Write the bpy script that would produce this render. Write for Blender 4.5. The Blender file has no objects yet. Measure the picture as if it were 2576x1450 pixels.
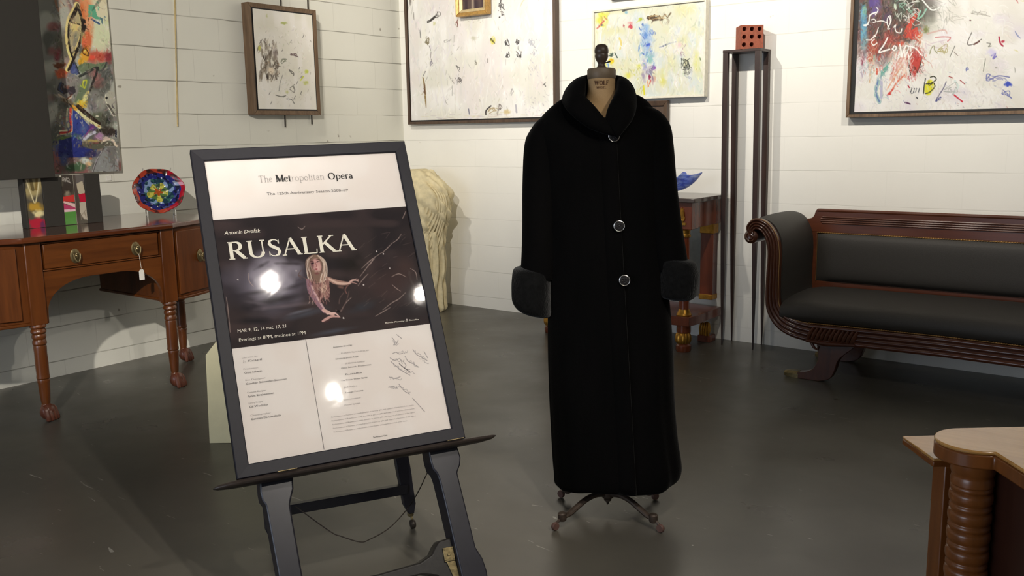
import bpy, bmesh, math, random
import numpy as np
from mathutils import Vector, Matrix
random.seed(7)
RNG = np.random.RandomState(11)
scn = bpy.context.scene
COL = scn.collection
PI = math.pi

# ------------------------------------------------------------------ camera
def look_basis(yaw, pitch, roll):
    F0 = Vector((-math.sin(yaw), math.cos(yaw), 0)); R0 = Vector((math.cos(yaw), math.sin(yaw), 0)); U0 = Vector((0, 0, 1))
    F = F0 * math.cos(pitch) - U0 * math.sin(pitch)
    U = U0 * math.cos(pitch) + F0 * math.sin(pitch)
    c, s = math.cos(roll), math.sin(roll)
    return R0 * c - U * s, R0 * s + U * c, F
cR, cU, cF = look_basis(math.radians(37.05), math.radians(9.72), math.radians(0.92))
cam_d = bpy.data.cameras.new('camera'); cam = bpy.data.objects.new('camera', cam_d); COL.objects.link(cam)
cam_d.sensor_width = 36.0; cam_d.lens = 2300.0 / 2576.0 * 36.0; cam_d.clip_start = 0.05
mw = Matrix.Identity(4)
for i in range(3):
    mw[i][0] = cR[i]; mw[i][1] = cU[i]; mw[i][2] = -cF[i]
mw[0][3], mw[1][3], mw[2][3] = 5.40, -5.72, 1.42
cam.matrix_world = mw
scn.camera = cam

# ------------------------------------------------------------------ world, exposure
w = bpy.data.worlds.new('world'); scn.world = w; w.use_nodes = True
w.node_tree.nodes['Background'].inputs[0].default_value = (0.62, 0.74, 1.0, 1)
w.node_tree.nodes['Background'].inputs[1].default_value = 1.0
scn.view_settings.view_transform = 'Standard'; scn.view_settings.look = 'None'
scn.view_settings.exposure = 0.40; scn.view_settings.gamma = 1.0
scn.view_settings.use_curve_mapping = False

# daylight through the shop window behind the camera
def area(name, loc, target, sx, sy, power, col):
    d = bpy.data.lights.new(name, 'AREA'); d.shape = 'RECTANGLE'; d.size = sx; d.size_y = sy; d.energy = power; d.color = col
    o = bpy.data.objects.new(name, d); COL.objects.link(o); o.location = loc
    o.rotation_euler = (Vector(target) - Vector(loc)).to_track_quat('-Z', 'Y').to_euler()
    return o
area('window_daylight', (2.6, -9.93, 1.7), (2.6, 0, 1.5), 3.6, 2.2, 62, (0.80, 0.88, 1.0))

# track lamps: (x, y, z) of the lens, aim point, watts, cone degrees
CEIL = 3.45
LAMPS = [
    ((1.0, -2.30, 3.08), (0.75, 0.0, 2.2), 100, 80),
    ((2.35, -2.25, 3.08), (2.25, 0.0, 2.2), 145, 80),
    ((3.75, -2.25, 3.08), (3.65, 0.0, 2.1), 132, 82),
    ((5.2, -2.3, 3.08), (5.0, 0.0, 2.1), 126, 82),
    ((4.75, -6.6, 3.08), (0.0, -2.2, 1.95), 620, 56),
    ((5.35, -4.64, 3.16), (3.5, -3.9, 0.8), 118, 56),
    ((6.07, -3.825, 3.15), (4.2, -2.4, 0.6), 40, 90),
    ((6.72, -4.77, 3.15), (3.4, -4.0, 0.7), 150, 44),
]

# ------------------------------------------------------------------ colour and material helpers
def lin(c):
    c = np.asarray(c, dtype=float) / 255.0
    return np.where(c <= 0.04045, c / 12.92, ((c + 0.055) / 1.055) ** 2.4)
def L4(c):
    v = lin(c); return (float(v[0]), float(v[1]), float(v[2]), 1.0)
class NT:
    def __init__(s, name):
        s.m = bpy.data.materials.new(name); s.m.use_nodes = True; s.t = s.m.node_tree; s.t.nodes.clear()
        s.out = s.n('ShaderNodeOutputMaterial')
    def n(s, typ, **kw):
        nd = s.t.nodes.new(typ)
        for k, v in kw.items(): setattr(nd, k, v)
        return nd
    def l(s, a, b): s.t.links.new(a, b)
    def coord(s, scale=(1, 1, 1), rot=(0, 0, 0), kind='Object'):
        tc = s.n('ShaderNodeTexCoord'); mp = s.n('ShaderNodeMapping')
        mp.inputs['Scale'].default_value = scale; mp.inputs['Rotation'].default_value = rot
        s.l(tc.outputs[kind], mp.inputs['Vector']); return mp.outputs[0]
    def noise(s, vec, scale, detail=4, rough=0.55, dist=0.0):
        nd = s.n('ShaderNodeTexNoise'); nd.inputs['Scale'].default_value = scale; nd.inputs['Detail'].default_value = detail
        nd.inputs['Roughness'].default_value = rough; nd.inputs['Distortion'].default_value = dist
        if vec is not None: s.l(vec, nd.inputs['Vector'])
        return nd.outputs['Fac']
    def ramp(s, fac, stops):
        nd = s.n('ShaderNodeValToRGB'); r = nd.color_ramp
        while len(r.elements) < len(stops): r.elements.new(0.5)
        for e, (p, c) in zip(r.elements, stops): e.position = p; e.color = c
        s.l(fac, nd.inputs['Fac']); return nd.outputs['Color']
    def bump(s, h, strength, dist=0.01):
        nd = s.n('ShaderNodeBump'); nd.inputs['Strength'].default_value = strength; nd.inputs['Distance'].default_value = dist
        s.l(h, nd.inputs['Height']); return nd.outputs['Normal']
    def bsdf(s, **kw):
        b = s.n('ShaderNodeBsdfPrincipled')
        for k, v in kw.items(): b.inputs[k.replace('_', ' ')].default_value = v
        s.l(b.outputs[0], s.out.inputs['Surface']); return b
def g(v): return (v, v, v, 1)
def plain(name, rgb, rough=0.5, metal=0.0, var=0.12, bump=0.0, scale=30, spec=0.5, **kw):
    t = NT(name); b = t.bsdf(Roughness=rough, Metallic=metal, **kw); b.inputs['Specular IOR Level'].default_value = spec
    c = L4(rgb); f = t.noise(t.coord(), scale)
    lo = tuple(x * (1 - var) for x in c[:3]) + (1,); hi = tuple(min(1, x * (1 + var)) for x in c[:3]) + (1,)
    t.l(t.ramp(f, [(0.3, lo), (0.7, hi)]), b.inputs['Base Color'])
    if bump: t.l(t.bump(f, bump, 0.002), b.inputs['Normal'])
    return t.m
def wood(name, dark, light, axis='Z', rough=0.3, scale=10, stretch=0.08, coat=0.15):
    t = NT(name); b = t.bsdf(Roughness=rough); b.inputs['Coat Weight'].default_value = coat; b.inputs['Coat Roughness'].default_value = 0.15
    sc = {'X': (stretch, 1, 1), 'Y': (1, stretch, 1), 'Z': (1, 1, stretch)}[axis]
    v = t.coord(sc); f = t.noise(v, scale, 5, 0.6, 1.2); f2 = t.noise(v, scale * 7, 3, 0.6, 0.4)
    mx = t.n('ShaderNodeMix'); mx.data_type = 'FLOAT'; mx.inputs[0].default_value = 0.35
    t.l(f, mx.inputs[2]); t.l(f2, mx.inputs[3])
    t.l(t.ramp(mx.outputs[0], [(0.32, L4(dark)), (0.68, L4(light))]), b.inputs['Base Color'])
    t.l(t.bump(f2, 0.08, 0.001), b.inputs['Normal'])
    return t.m
def emit(name, rgb, s):
    t = NT(name); e = t.n('ShaderNodeEmission'); e.inputs[0].default_value = rgb + (1,); e.inputs[1].default_value = s
    t.l(e.outputs[0], t.out.inputs['Surface']); return t.m
def painted(name, rough=0.55, bump=0.25, coat=0.0, fine=260, spec=0.3):
    t = NT(name); b = t.bsdf(Roughness=rough); b.inputs['Specular IOR Level'].default_value = spec; b.inputs['Coat Weight'].default_value = coat; b.inputs['Coat Roughness'].default_value = 0.05
    a = t.n('ShaderNodeAttribute'); a.attribute_name = 'paint'; t.l(a.outputs['Color'], b.inputs['Base Color'])
    if bump:
        f = t.noise(t.coord((1, 1, 0.35)), fine, 3, 0.7)
        t.l(t.bump(f, bump, 0.002), b.inputs['Normal'])
    return t.m
def glass_sheet(name):
    t = NT(name); tr = t.n('ShaderNodeBsdfTransparent'); gl = t.n('ShaderNodeBsdfGlossy'); gl.inputs['Roughness'].default_value = 0.03
    v = t.coord((1, 1, 1)); f = t.noise(v, 7, 3, 0.5, 0.6)
    nrm = t.bump(f, 0.035, 0.01); t.l(nrm, gl.inputs['Normal'])
    fr = t.n('ShaderNodeFresnel'); fr.inputs['IOR'].default_value = 1.36
    mx = t.n('ShaderNodeMixShader'); t.l(fr.outputs[0], mx.inputs[0]); t.l(tr.outputs[0], mx.inputs[1]); t.l(gl.outputs[0], mx.inputs[2])
    t.l(mx.outputs[0], t.out.inputs['Surface']); return t.m

# white painted concrete block wall; `u` is the axis that runs along the wall
def wall_mat(name, u, joints=1.0, rgb=(232, 231, 222)):
    t = NT(name); b = t.bsdf(Roughness=0.62); b.inputs['Specular IOR Level'].default_value = 0.35
    tc = t.n('ShaderNodeTexCoord'); sp = t.n('ShaderNodeSeparateXYZ'); t.l(tc.outputs['Object'], sp.inputs[0])
    cb = t.n('ShaderNodeCombineXYZ'); t.l(sp.outputs[u], cb.inputs[0]); t.l(sp.outputs['Z'], cb.inputs[1])
    wob = t.noise(tc.outputs['Object'], 2.2, 3)
    ws = t.n('ShaderNodeMath'); ws.operation = 'MULTIPLY_ADD'; ws.inputs[1].default_value = 0.02; ws.inputs[2].default_value = -0.01; t.l(wob, ws.inputs[0])
    ad = t.n('ShaderNodeVectorMath'); ad.operation = 'ADD'; t.l(cb.outputs[0], ad.inputs[0]); t.l(ws.outputs[0], ad.inputs[1])
    br = t.n('ShaderNodeTexBrick'); br.offset = 0.5; br.inputs['Scale'].default_value = 1.0
    br.inputs['Brick Width'].default_value = 0.42; br.inputs['Row Height'].default_value = 0.2105; br.inputs['Mortar Size'].default_value = 0.0028
    br.inputs['Mortar Smooth'].default_value = 0.35
    mp = t.n('ShaderNodeMapping'); mp.inputs['Location'].default_value = (0.1, -0.095, 0); t.l(ad.outputs[0], mp.inputs[0]); t.l(mp.outputs[0], br.inputs['Vector'])
    # only horizontal joints read clearly: keep head joints faint
    zz = t.n('ShaderNodeMath'); zz.operation = 'MULTIPLY'; zz.inputs[1].default_value = 1.0; t.l(br.outputs['Fac'], zz.inputs[0])
    sx = t.n('ShaderNodeSeparateXYZ'); t.l(mp.outputs[0], sx.inputs[0])
    md = t.n('ShaderNodeMath'); md.operation = 'PINGPONG'; md.inputs[1].default_value = 0.2105 / 2; t.l(sx.outputs[1], md.inputs[0])
    hz = t.n('ShaderNodeMapRange'); hz.inputs[1].default_value = 0.0015; hz.inputs[2].default_value = 0.0042; hz.inputs[3].default_value = 1; hz.inputs[4].default_value = 0
    t.l(md.outputs[0], hz.inputs[0])
    brk = t.noise(tc.outputs['Object'], 1.7, 2); bk = t.n('ShaderNodeMapRange'); bk.inputs[1].default_value = 0.38; bk.inputs[2].default_value = 0.62
    bk.inputs[3].default_value = 0.15; t.l(brk, bk.inputs[0])
    m1 = t.n('ShaderNodeMath'); m1.operation = 'MULTIPLY'; t.l(hz.outputs[0], m1.inputs[0]); t.l(bk.outputs[0], m1.inputs[1])
    m2 = t.n('ShaderNodeMath'); m2.operation = 'MULTIPLY'; m2.inputs[1].default_value = 0.14; t.l(zz.outputs[0], m2.inputs[0])
    mm = t.n('ShaderNodeMath'); mm.operation = 'MAXIMUM'; t.l(m1.outputs[0], mm.inputs[0]); t.l(m2.outputs[0], mm.inputs[1])
    mj = t.n('ShaderNodeMath'); mj.operation = 'MULTIPLY'; mj.inputs[1].default_value = joints; t.l(mm.outputs[0], mj.inputs[0])
    base = t.ramp(t.noise(tc.outputs['Object'], 1.3, 4), [(0.3, L4(rgb)), (0.75, L4(tuple(c - 7 for c in rgb)))])
    # small chips and scuffs
    ch = t.noise(tc.outputs['Object'], 16, 2, 0.4); cm = t.n('ShaderNodeMapRange'); cm.inputs[1].default_value = 0.775; cm.inputs[2].default_value = 0.81; t.l(ch, cm.inputs[0])
    mx = t.n('ShaderNodeMix'); mx.data_type = 'RGBA'; t.l(mj.outputs[0], mx.inputs[0]); t.l(base, mx.inputs[6]); mx.inputs[7].default_value = L4((128, 124, 112))
    mx2 = t.n('ShaderNodeMix'); mx2.data_type = 'RGBA'; t.l(cm.outputs[0], mx2.inputs[0]); t.l(mx.outputs[2], mx2.inputs[6]); mx2.inputs[7].default_value = L4((170, 164, 152))
    t.l(mx2.outputs[2], b.inputs['Base Color'])
    inv = t.n('ShaderNodeMath'); inv.operation = 'SUBTRACT'; inv.inputs[0].default_value = 0.0; t.l(mj.outputs[0], inv.inputs[1])
    h = t.n('ShaderNodeMath'); h.operation = 'MULTIPLY_ADD'; h.inputs[1].default_value = 0.30; t.l(t.noise(tc.outputs['Object'], 9, 5, 0.6), h.inputs[0]); t.l(inv.outputs[0], h.inputs[2])
    t.l(t.bump(h.outputs[0], 0.5, 0.006), b.inputs['Normal'])
    return t.m
def floor_mat():
    t = NT('painted concrete floor'); b = t.bsdf(Roughness=0.3); b.inputs['Specular IOR Level'].default_value = 0.5
    v = t.coord(); f = t.noise(v, 0.9, 5, 0.6); 
    base = t.ramp(f, [(0.3, L4((79, 77, 71))), (0.7, L4((93, 89, 80)))])
    # specks of plaster dust and thin scratches
    vo = t.n('ShaderNodeTexVoronoi'); vo.inputs['Scale'].default_value = 5.5; t.l(v, vo.inputs['Vector'])
    sp = t.n('ShaderNodeMapRange'); sp.inputs[1].default_value = 0.026; sp.inputs[2].default_value = 0.018; t.l(vo.outputs['Distance'], sp.inputs[0])
    sel = t.n('ShaderNodeSeparateColor'); t.l(vo.outputs['Color'], sel.inputs[0])
    gt = t.n('ShaderNodeMath'); gt.operation = 'GREATER_THAN'; gt.inputs[1].default_value = 0.55; t.l(sel.outputs[0], gt.inputs[0])
    ml = t.n('ShaderNodeMath'); ml.operation = 'MULTIPLY'; t.l(sp.outputs[0], ml.inputs[0]); t.l(gt.outputs[0], ml.inputs[1])
    sc = t.noise(t.coord((1, 6, 1), (0, 0, 0.7)), 3.0, 2, 0.5, 3.0); sm = t.n('ShaderNodeMapRange'); sm.inputs[1].default_value = 0.735; sm.inputs[2].default_value = 0.75; sm.inputs[4].default_value = 0.35; t.l(sc, sm.inputs[0])
    ma = t.n('ShaderNodeMath'); ma.operation = 'MAXIMUM'; t.l(ml.outputs[0], ma.inputs[0]); t.l(sm.outputs[0], ma.inputs[1])
    mx = t.n('ShaderNodeMix'); mx.data_type = 'RGBA'; t.l(ma.outputs[0], mx.inputs[0]); t.l(base, mx.inputs[6]); mx.inputs[7].default_value = L4((205, 202, 192))
    t.l(mx.outputs[2], b.inputs['Base Color'])
    t.l(t.ramp(t.noise(v, 2.2, 4), [(0.3, g(0.26)), (0.75, g(0.42))]), b.inputs['Roughness'])
    t.l(t.bump(t.noise(v, 3.0, 3), 0.10, 0.02), b.inputs['Normal'])
    return t.m

# ------------------------------------------------------------------ mesh builder
ROOTLOC = {}
class MB:
    def __init__(s, M=None): s.v = []; s.f = []; s.M = M
    def add(s, vs, fs):
        o = len(s.v)
        if s.M is not None: vs = [s.M @ Vector(p) for p in vs]
        s.v += [tuple(p) for p in vs]; s.f += [tuple(i + o for i in f) for f in fs]; return s
    def box(s, a, b):
        x0, y0, z0 = a; x1, y1, z1 = b
        return s.add([(x0, y0, z0), (x1, y0, z0), (x1, y1, z0), (x0, y1, z0), (x0, y0, z1), (x1, y0, z1), (x1, y1, z1), (x0, y1, z1)],
                     [(3, 2, 1, 0), (4, 5, 6, 7), (0, 1, 5, 4), (1, 2, 6, 5), (2, 3, 7, 6), (3, 0, 4, 7)])
    def prism(s, pts, d0, d1, plane='XZ'):
        # pts: outline in the plane, extruded along the remaining axis from d0 to d1
        def P(p, d):
            return {'XZ': (p[0], d, p[1]), 'XY': (p[0], p[1], d), 'YZ': (d, p[0], p[1])}[plane]
        n = len(pts)
        return s.add([P(p, d0) for p in pts] + [P(p, d1) for p in pts],
                     [tuple(range(n))[::-1], tuple(range(n, 2 * n))] + [(i, (i + 1) % n, n + (i + 1) % n, n + i) for i in range(n)])
    def loft(s, rings, cap=True, closed=True):
        n = len(rings[0]); vs = [p for r in rings for p in r]; fs = []
        for k in range(len(rings) - 1):
            for i in range(n if closed else n - 1):
                j = (i + 1) % n; fs.append((k * n + i, k * n + j, (k + 1) * n + j, (k + 1) * n + i))
        if cap and closed: fs += [tuple(range(n))[::-1], tuple((len(rings) - 1) * n + i for i in range(n))]
        return s.add(vs, fs)
    def lathe(s, prof, c=(0, 0, 0), n=28, M=None):
        rings = []
        for r, z in prof:
            ring = [Vector((r * math.cos(2 * PI * i / n), r * math.sin(2 * PI * i / n), z)) for i in range(n)]
            if M is not None: ring = [M @ p for p in ring]
            rings.append([p + Vector(c) for p in ring])
        return s.loft(rings)
    def tube(s, path, rad, n=12, sq=None):
        path = [Vector(p) for p in path]; rings = []
        if not hasattr(rad, '__len__'): rad = [rad] * len(path)
        up = None
        for i, p in enumerate(path):
            d = (path[min(i + 1, len(path) - 1)] - path[max(i - 1, 0)]).normalized()
            if up is None:
                up = Vector((0, 0, 1)) if abs(d.z) < 0.9 else Vector((0, 1, 0))
            a = d.cross(up).normalized(); b = a.cross(d).normalized(); up = b
            r = rad[i]; ra, rb = r if hasattr(r, '__len__') else (r, r)
            rings.append([p + a * (ra * math.cos(2 * PI * k / n)) + b * (rb * math.sin(2 * PI * k / n)) for k in range(n)])
        return s.loft(rings)
    def ball(s, c, r, n=16, m=10):
        rx, ry, rz = r if hasattr(r, '__len__') else (r, r, r); rings = []
        for j in range(m + 1):
            a = -PI / 2 + PI * j / m; k = max(math.cos(a), 0.02)
            rings.append([(c[0] + rx * k * math.cos(2 * PI * i / n), c[1] + ry * k * math.sin(2 * PI * i / n), c[2] + rz * math.sin(a)) for i in range(n)])
        return s.loft(rings)
    def build(s, name, mat, parent=None, smooth=True, bevel=0.0, angle=35, label=None, subsurf=0, seg=2):
        me = bpy.data.meshes.new(name); off = Vector((0, 0, 0))
        if parent is not None: off = ROOTLOC[parent.name]
        me.from_pydata([tuple(Vector(p) - off) for p in s.v], [], s.f); me.update()
        bm = bmesh.new(); bm.from_mesh(me); bmesh.ops.recalc_face_normals(bm, faces=bm.faces); bm.to_mesh(me); bm.free()
        me.materials.append(mat)
        o = bpy.data.objects.new(name, me); COL.objects.link(o)
        ROOTLOC[o.name] = off
        if parent is not None: o.parent = parent
        if bevel:
            md = o.modifiers.new('bevel', 'BEVEL'); md.width = bevel; md.segments = seg; md.limit_method = 'ANGLE'; md.angle_limit = math.radians(32)
        if subsurf:
            md = o.modifiers.new('sub', 'SUBSURF'); md.levels = subsurf; md.render_levels = subsurf
        if smooth:
            for p in me.polygons: p.use_smooth = True
            me.set_sharp_from_angle(angle=math.radians(angle))
        if label: o['label'] = label
        return o
def thing(name, loc, label, cat, group=None):
    o = bpy.data.objects.new(name, None); COL.objects.link(o); o.location = loc; o.empty_display_size = 0.1
    ROOTLOC[o.name] = Vector(loc); o['label'] = label; o['category'] = cat
    if group: o['group'] = group
    return o
def tag(o, label, cat, group=None):
    o['label'] = label; o['category'] = cat
    if group: o['group'] = group
    return o
def struct(o): o['kind'] = 'structure'; return o
def basis(o, x, y, z):
    M = Matrix.Identity(4)
    for i in range(3): M[i][0] = x[i]; M[i][1] = y[i]; M[i][2] = z[i]; M[i][3] = o[i]
    return M
def spline(pts, n=8):
    # Catmull-Rom through points of any dimension
    P = [np.array(p, float) for p in pts]; out = []
    for i in range(len(P) - 1):
        p0 = P[max(i - 1, 0)]; p1 = P[i]; p2 = P[i + 1]; p3 = P[min(i + 2, len(P) - 1)]
        for k in range(n):
            t = k / n
            out.append(0.5 * ((2 * p1) + (-p0 + p2) * t + (2 * p0 - 5 * p1 + 4 * p2 - p3) * t * t + (-p0 + 3 * p1 - 3 * p2 + p3) * t ** 3))
    out.append(P[-1]); return [tuple(p) for p in out]
def ell(cx, cy, rx, ry, a0, a1, n=10):
    return [(cx + rx * math.cos(math.radians(a0 + (a1 - a0) * i / n)), cy + ry * math.sin(math.radians(a0 + (a1 - a0) * i / n))) for i in range(n + 1)]

# ------------------------------------------------------------------ painter: brushwork laid on a fine grid of coloured vertices
class Painter:
    """Paints on a grid; quad = the four corners (TL,TR,BR,BL) of the sheet in its own sketch units."""
    def __init__(s, quad, nx, ny, base):
        q = np.array(quad, float); u = np.linspace(0, 1, nx)[None, :]; v = np.linspace(0, 1, ny)[:, None]
        s.X = (1 - u) * (1 - v) * q[0, 0] + u * (1 - v) * q[1, 0] + u * v * q[2, 0] + (1 - u) * v * q[3, 0]
        s.Y = (1 - u) * (1 - v) * q[0, 1] + u * (1 - v) * q[1, 1] + u * v * q[2, 1] + (1 - u) * v * q[3, 1]
        s.nx, s.ny = nx, ny; s.img = np.ones((ny, nx, 3)) * np.array(base, float); s.h = np.zeros((ny, nx))
        s.rg = np.random.RandomState(5)
    def win(s, x0, y0, x1, y1):
        jj = np.where((s.X.max(0) >= x0) & (s.X.min(0) <= x1))[0]; ii = np.where((s.Y.max(1) >= y0) & (s.Y.min(1) <= y1))[0]
        if len(ii) == 0 or len(jj) == 0: return None
        return slice(ii[0], ii[-1] + 1), slice(jj[0], jj[-1] + 1)
    def noise(s, sx, sy, seed=0, sl=None):
        X = s.X if sl is None else s.X[sl]; Y = s.Y if sl is None else s.Y[sl]
        r = np.random.RandomState(seed).rand(64, 64); x = X / sx; y = Y / sy
        xi = np.floor(x).astype(int); yi = np.floor(y).astype(int); fx = x - xi; fy = y - yi; fx = fx * fx * (3 - 2 * fx); fy = fy * fy * (3 - 2 * fy)
        a = r[yi % 64, xi % 64]; b = r[yi % 64, (xi + 1) % 64]; c = r[(yi + 1) % 64, xi % 64]; d = r[(yi + 1) % 64, (xi + 1) % 64]
        return (a * (1 - fx) + b * fx) * (1 - fy) + (c * (1 - fx) + d * fx) * fy
    def mix(s, sl, a, col, h=0.0):
        a = np.clip(a, 0, 1)[..., None]; s.img[sl] = s.img[sl] * (1 - a) + np.array(col, float) * a
        if h: s.h[sl] = np.maximum(s.h[sl], a[..., 0] * h)
    def wash(s, col, sx, sy, seed, lo=0.5, hi=0.8, alpha=1.0):
        n = s.noise(sx, sy, seed); s.mix((slice(None), slice(None)), np.clip((n - lo) / (hi - lo), 0, 1) * alpha, col)
    def blob(s, cx, cy, rx, ry, col, alpha=1.0, soft=0.35, ang=0, rough=0.25, seed=None):
        R = max(rx, ry) * 1.5; sl = s.win(cx - R, cy - R, cx + R, cy + R)
        if sl is None: return
        dx = s.X[sl] - cx; dy = s.Y[sl] - cy; c, q = math.cos(math.radians(ang)), math.sin(math.radians(ang))
        x = (dx * c + dy * q) / rx; y = (-dx * q + dy * c) / ry; r = np.sqrt(x * x + y * y)
        if rough: r = r + (s.noise(max(rx, ry) * 0.3 + 1, max(rx, ry) * 0.3 + 1, seed or s.rg.randint(1e6), sl) - 0.5) * rough * 2
        s.mix(sl, (1 - r) / soft * alpha if soft > 0 else (r < 1) * alpha, col)
        if alpha < 1: pass
    def stroke(s, pts, w, col, alpha=1.0, rough=0.0, taper=False, h=0.0, sm=True, soft=1.0):
        if sm and len(pts) > 2: pts = spline(pts, 6)
        P = np.array(pts, float); W = np.full(len(P), float(w)) if not hasattr(w, '__len__') else np.interp(np.linspace(0, 1, len(P)), np.linspace(0, 1, len(w)), w)
        if taper: W = W * np.sin(np.linspace(0.35, PI - 0.25, len(P)))
        m = W.max() + 2; sl = s.win(P[:, 0].min() - m, P[:, 1].min() - m, P[:, 0].max() + m, P[:, 1].max() + m)
        if sl is None: return
        X = s.X[sl]; Y = s.Y[sl]; best = np.full(X.shape, -1e9)
        for i in range(len(P) - 1):
            d = P[i + 1] - P[i]; L = d @ d + 1e-9; t = np.clip(((X - P[i, 0]) * d[0] + (Y - P[i, 1]) * d[1]) / L, 0, 1)
            dist = np.hypot(X - P[i, 0] - t * d[0], Y - P[i, 1] - t * d[1]); ww = (W[i] * (1 - t) + W[i + 1] * t) / 2
            best = np.maximum(best, ww - dist)
        a = np.clip(best / soft + 0.5, 0, 1)
        if rough: a = a * np.clip((s.noise(9, 9, s.rg.randint(1e6), sl) - rough * 0.4) * 3 + .35, 0, 1)
        s.mix(sl, a * alpha, col, h)
    def poly(s, pts, col, alpha=1.0, h=0.0):
        P = np.array(pts, float); sl = s.win(P[:, 0].min(), P[:, 1].min(), P[:, 0].max(), P[:, 1].max())
        if sl is None: return
        X = s.X[sl]; Y = s.Y[sl]; ins = np.zeros(X.shape, bool)
        for i in range(len(P)):
            x0, y0 = P[i]; x1, y1 = P[(i + 1) % len(P)]
            if y0 == y1: continue
            ins ^= ((Y < y0) != (Y < y1)) & (X < (x1 - x0) * (Y - y0) / (y1 - y0) + x0)
        s.mix(sl, ins * alpha, col, h)
    def scribble(s, cx, cy, rx, ry, n, w, col, alpha=0.8, seed=None):
        r = np.random.RandomState(seed if seed is not None else s.rg.randint(1e6))
        pts = [(cx + (r.rand() * 2 - 1) * rx, cy + (r.rand() * 2 - 1) * ry) for _ in range(n)]
        s.stroke(pts, w, col, alpha)
    def dabs(s, x0, y0, x1, y1, n, lmin, lmax, w, cols, ang=90, spread=30, alpha=0.6):
        for _ in range(n):
            x = s.rg.uniform(x0, x1); y = s.rg.uniform(y0, y1); L = s.rg.uniform(lmin, lmax); a = math.radians(ang + s.rg.uniform(-spread, spread))
            k = s.rg.uniform(-0.25, 0.25)
            s.stroke([(x, y), (x + L * 0.5 * math.cos(a + k), y + L * 0.5 * math.sin(a + k)), (x + L * math.cos(a), y + L * math.sin(a))], s.rg.uniform(w * 0.5, w * 1.3), cols[s.rg.randint(len(cols))], alpha * s.rg.uniform(0.5, 1), taper=True)
    def texture(s, x0, y0, x1, y1, n, lmin, lmax, w, amp, ang=90, spread=60, alpha=0.7):
        # small knife and bristle marks that pick up the paint beneath and shift it
        cx = s.X.mean(0); cy = s.Y.mean(1)
        for _ in range(n):
            x = s.rg.uniform(x0, x1); y = s.rg.uniform(y0, y1); j = int(np.argmin(abs(cx - x))); i = int(np.argmin(abs(cy - y)))
            c = np.clip(s.img[i, j] + s.rg.uniform(-amp, amp) + s.rg.uniform(-amp * .25, amp * .25, 3), 8, 250); a = math.radians(ang + s.rg.uniform(-spread, spread)); L = s.rg.uniform(lmin, lmax); k = s.rg.uniform(-.5, .5)
            s.stroke([(x, y), (x + L * .5 * math.cos(a + k), y + L * .5 * math.sin(a + k)), (x + L * math.cos(a), y + L * math.sin(a))], s.rg.uniform(w * .5, w * 1.4), c, alpha * s.rg.uniform(.4, 1), taper=True)
    def build(s, name, O, U, V, mat, parent, relief=0.0, label=None, top=True):
        O, U, V = Vector(O), Vector(U), Vector(V); N = U.cross(V).normalized() * -1   # V points down the sheet
        off = ROOTLOC[parent.name] if parent else Vector((0, 0, 0)); O = O - off
        u = np.linspace(0, 1, s.nx)[None, :, None]; v = np.linspace(0, 1, s.ny)[:, None, None]
        hh = (s.h * relief)[..., None]
        co = np.array(O)[None, None] + u * np.array(U)[None, None] + v * np.array(V)[None, None] + hh * np.array(N)[None, None]
        nv = s.nx * s.ny; me = bpy.data.meshes.new(name)
        idx = np.arange(nv).reshape(s.ny, s.nx); q = np.stack([idx[:-1, :-1], idx[1:, :-1], idx[1:, 1:], idx[:-1, 1:]], -1).reshape(-1, 4)
        me.vertices.add(nv); me.vertices.foreach_set('co', co.reshape(-1).astype(np.float32))
        me.loops.add(q.size); me.loops.foreach_set('vertex_index', q.reshape(-1).astype(np.int32))
        me.polygons.add(len(q)); me.polygons.foreach_set('loop_start', (np.arange(len(q)) * 4).astype(np.int32))
        me.update(calc_edges=True)
        at = me.color_attributes.new('paint', 'FLOAT_COLOR', 'POINT')
        c = np.ones((nv, 4)); c[:, :3] = lin(np.clip(s.img, 0, 255)).reshape(-1, 3); at.data.foreach_set('color', c.reshape(-1).astype(np.float32))
        me.materials.append(mat)
        o = bpy.data.objects.new(name, me); COL.objects.link(o); ROOTLOC[o.name] = off
        if parent: o.parent = parent
        if label: o['label'] = label
        for p in me.polygons: p.use_smooth = True
        return o

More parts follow.
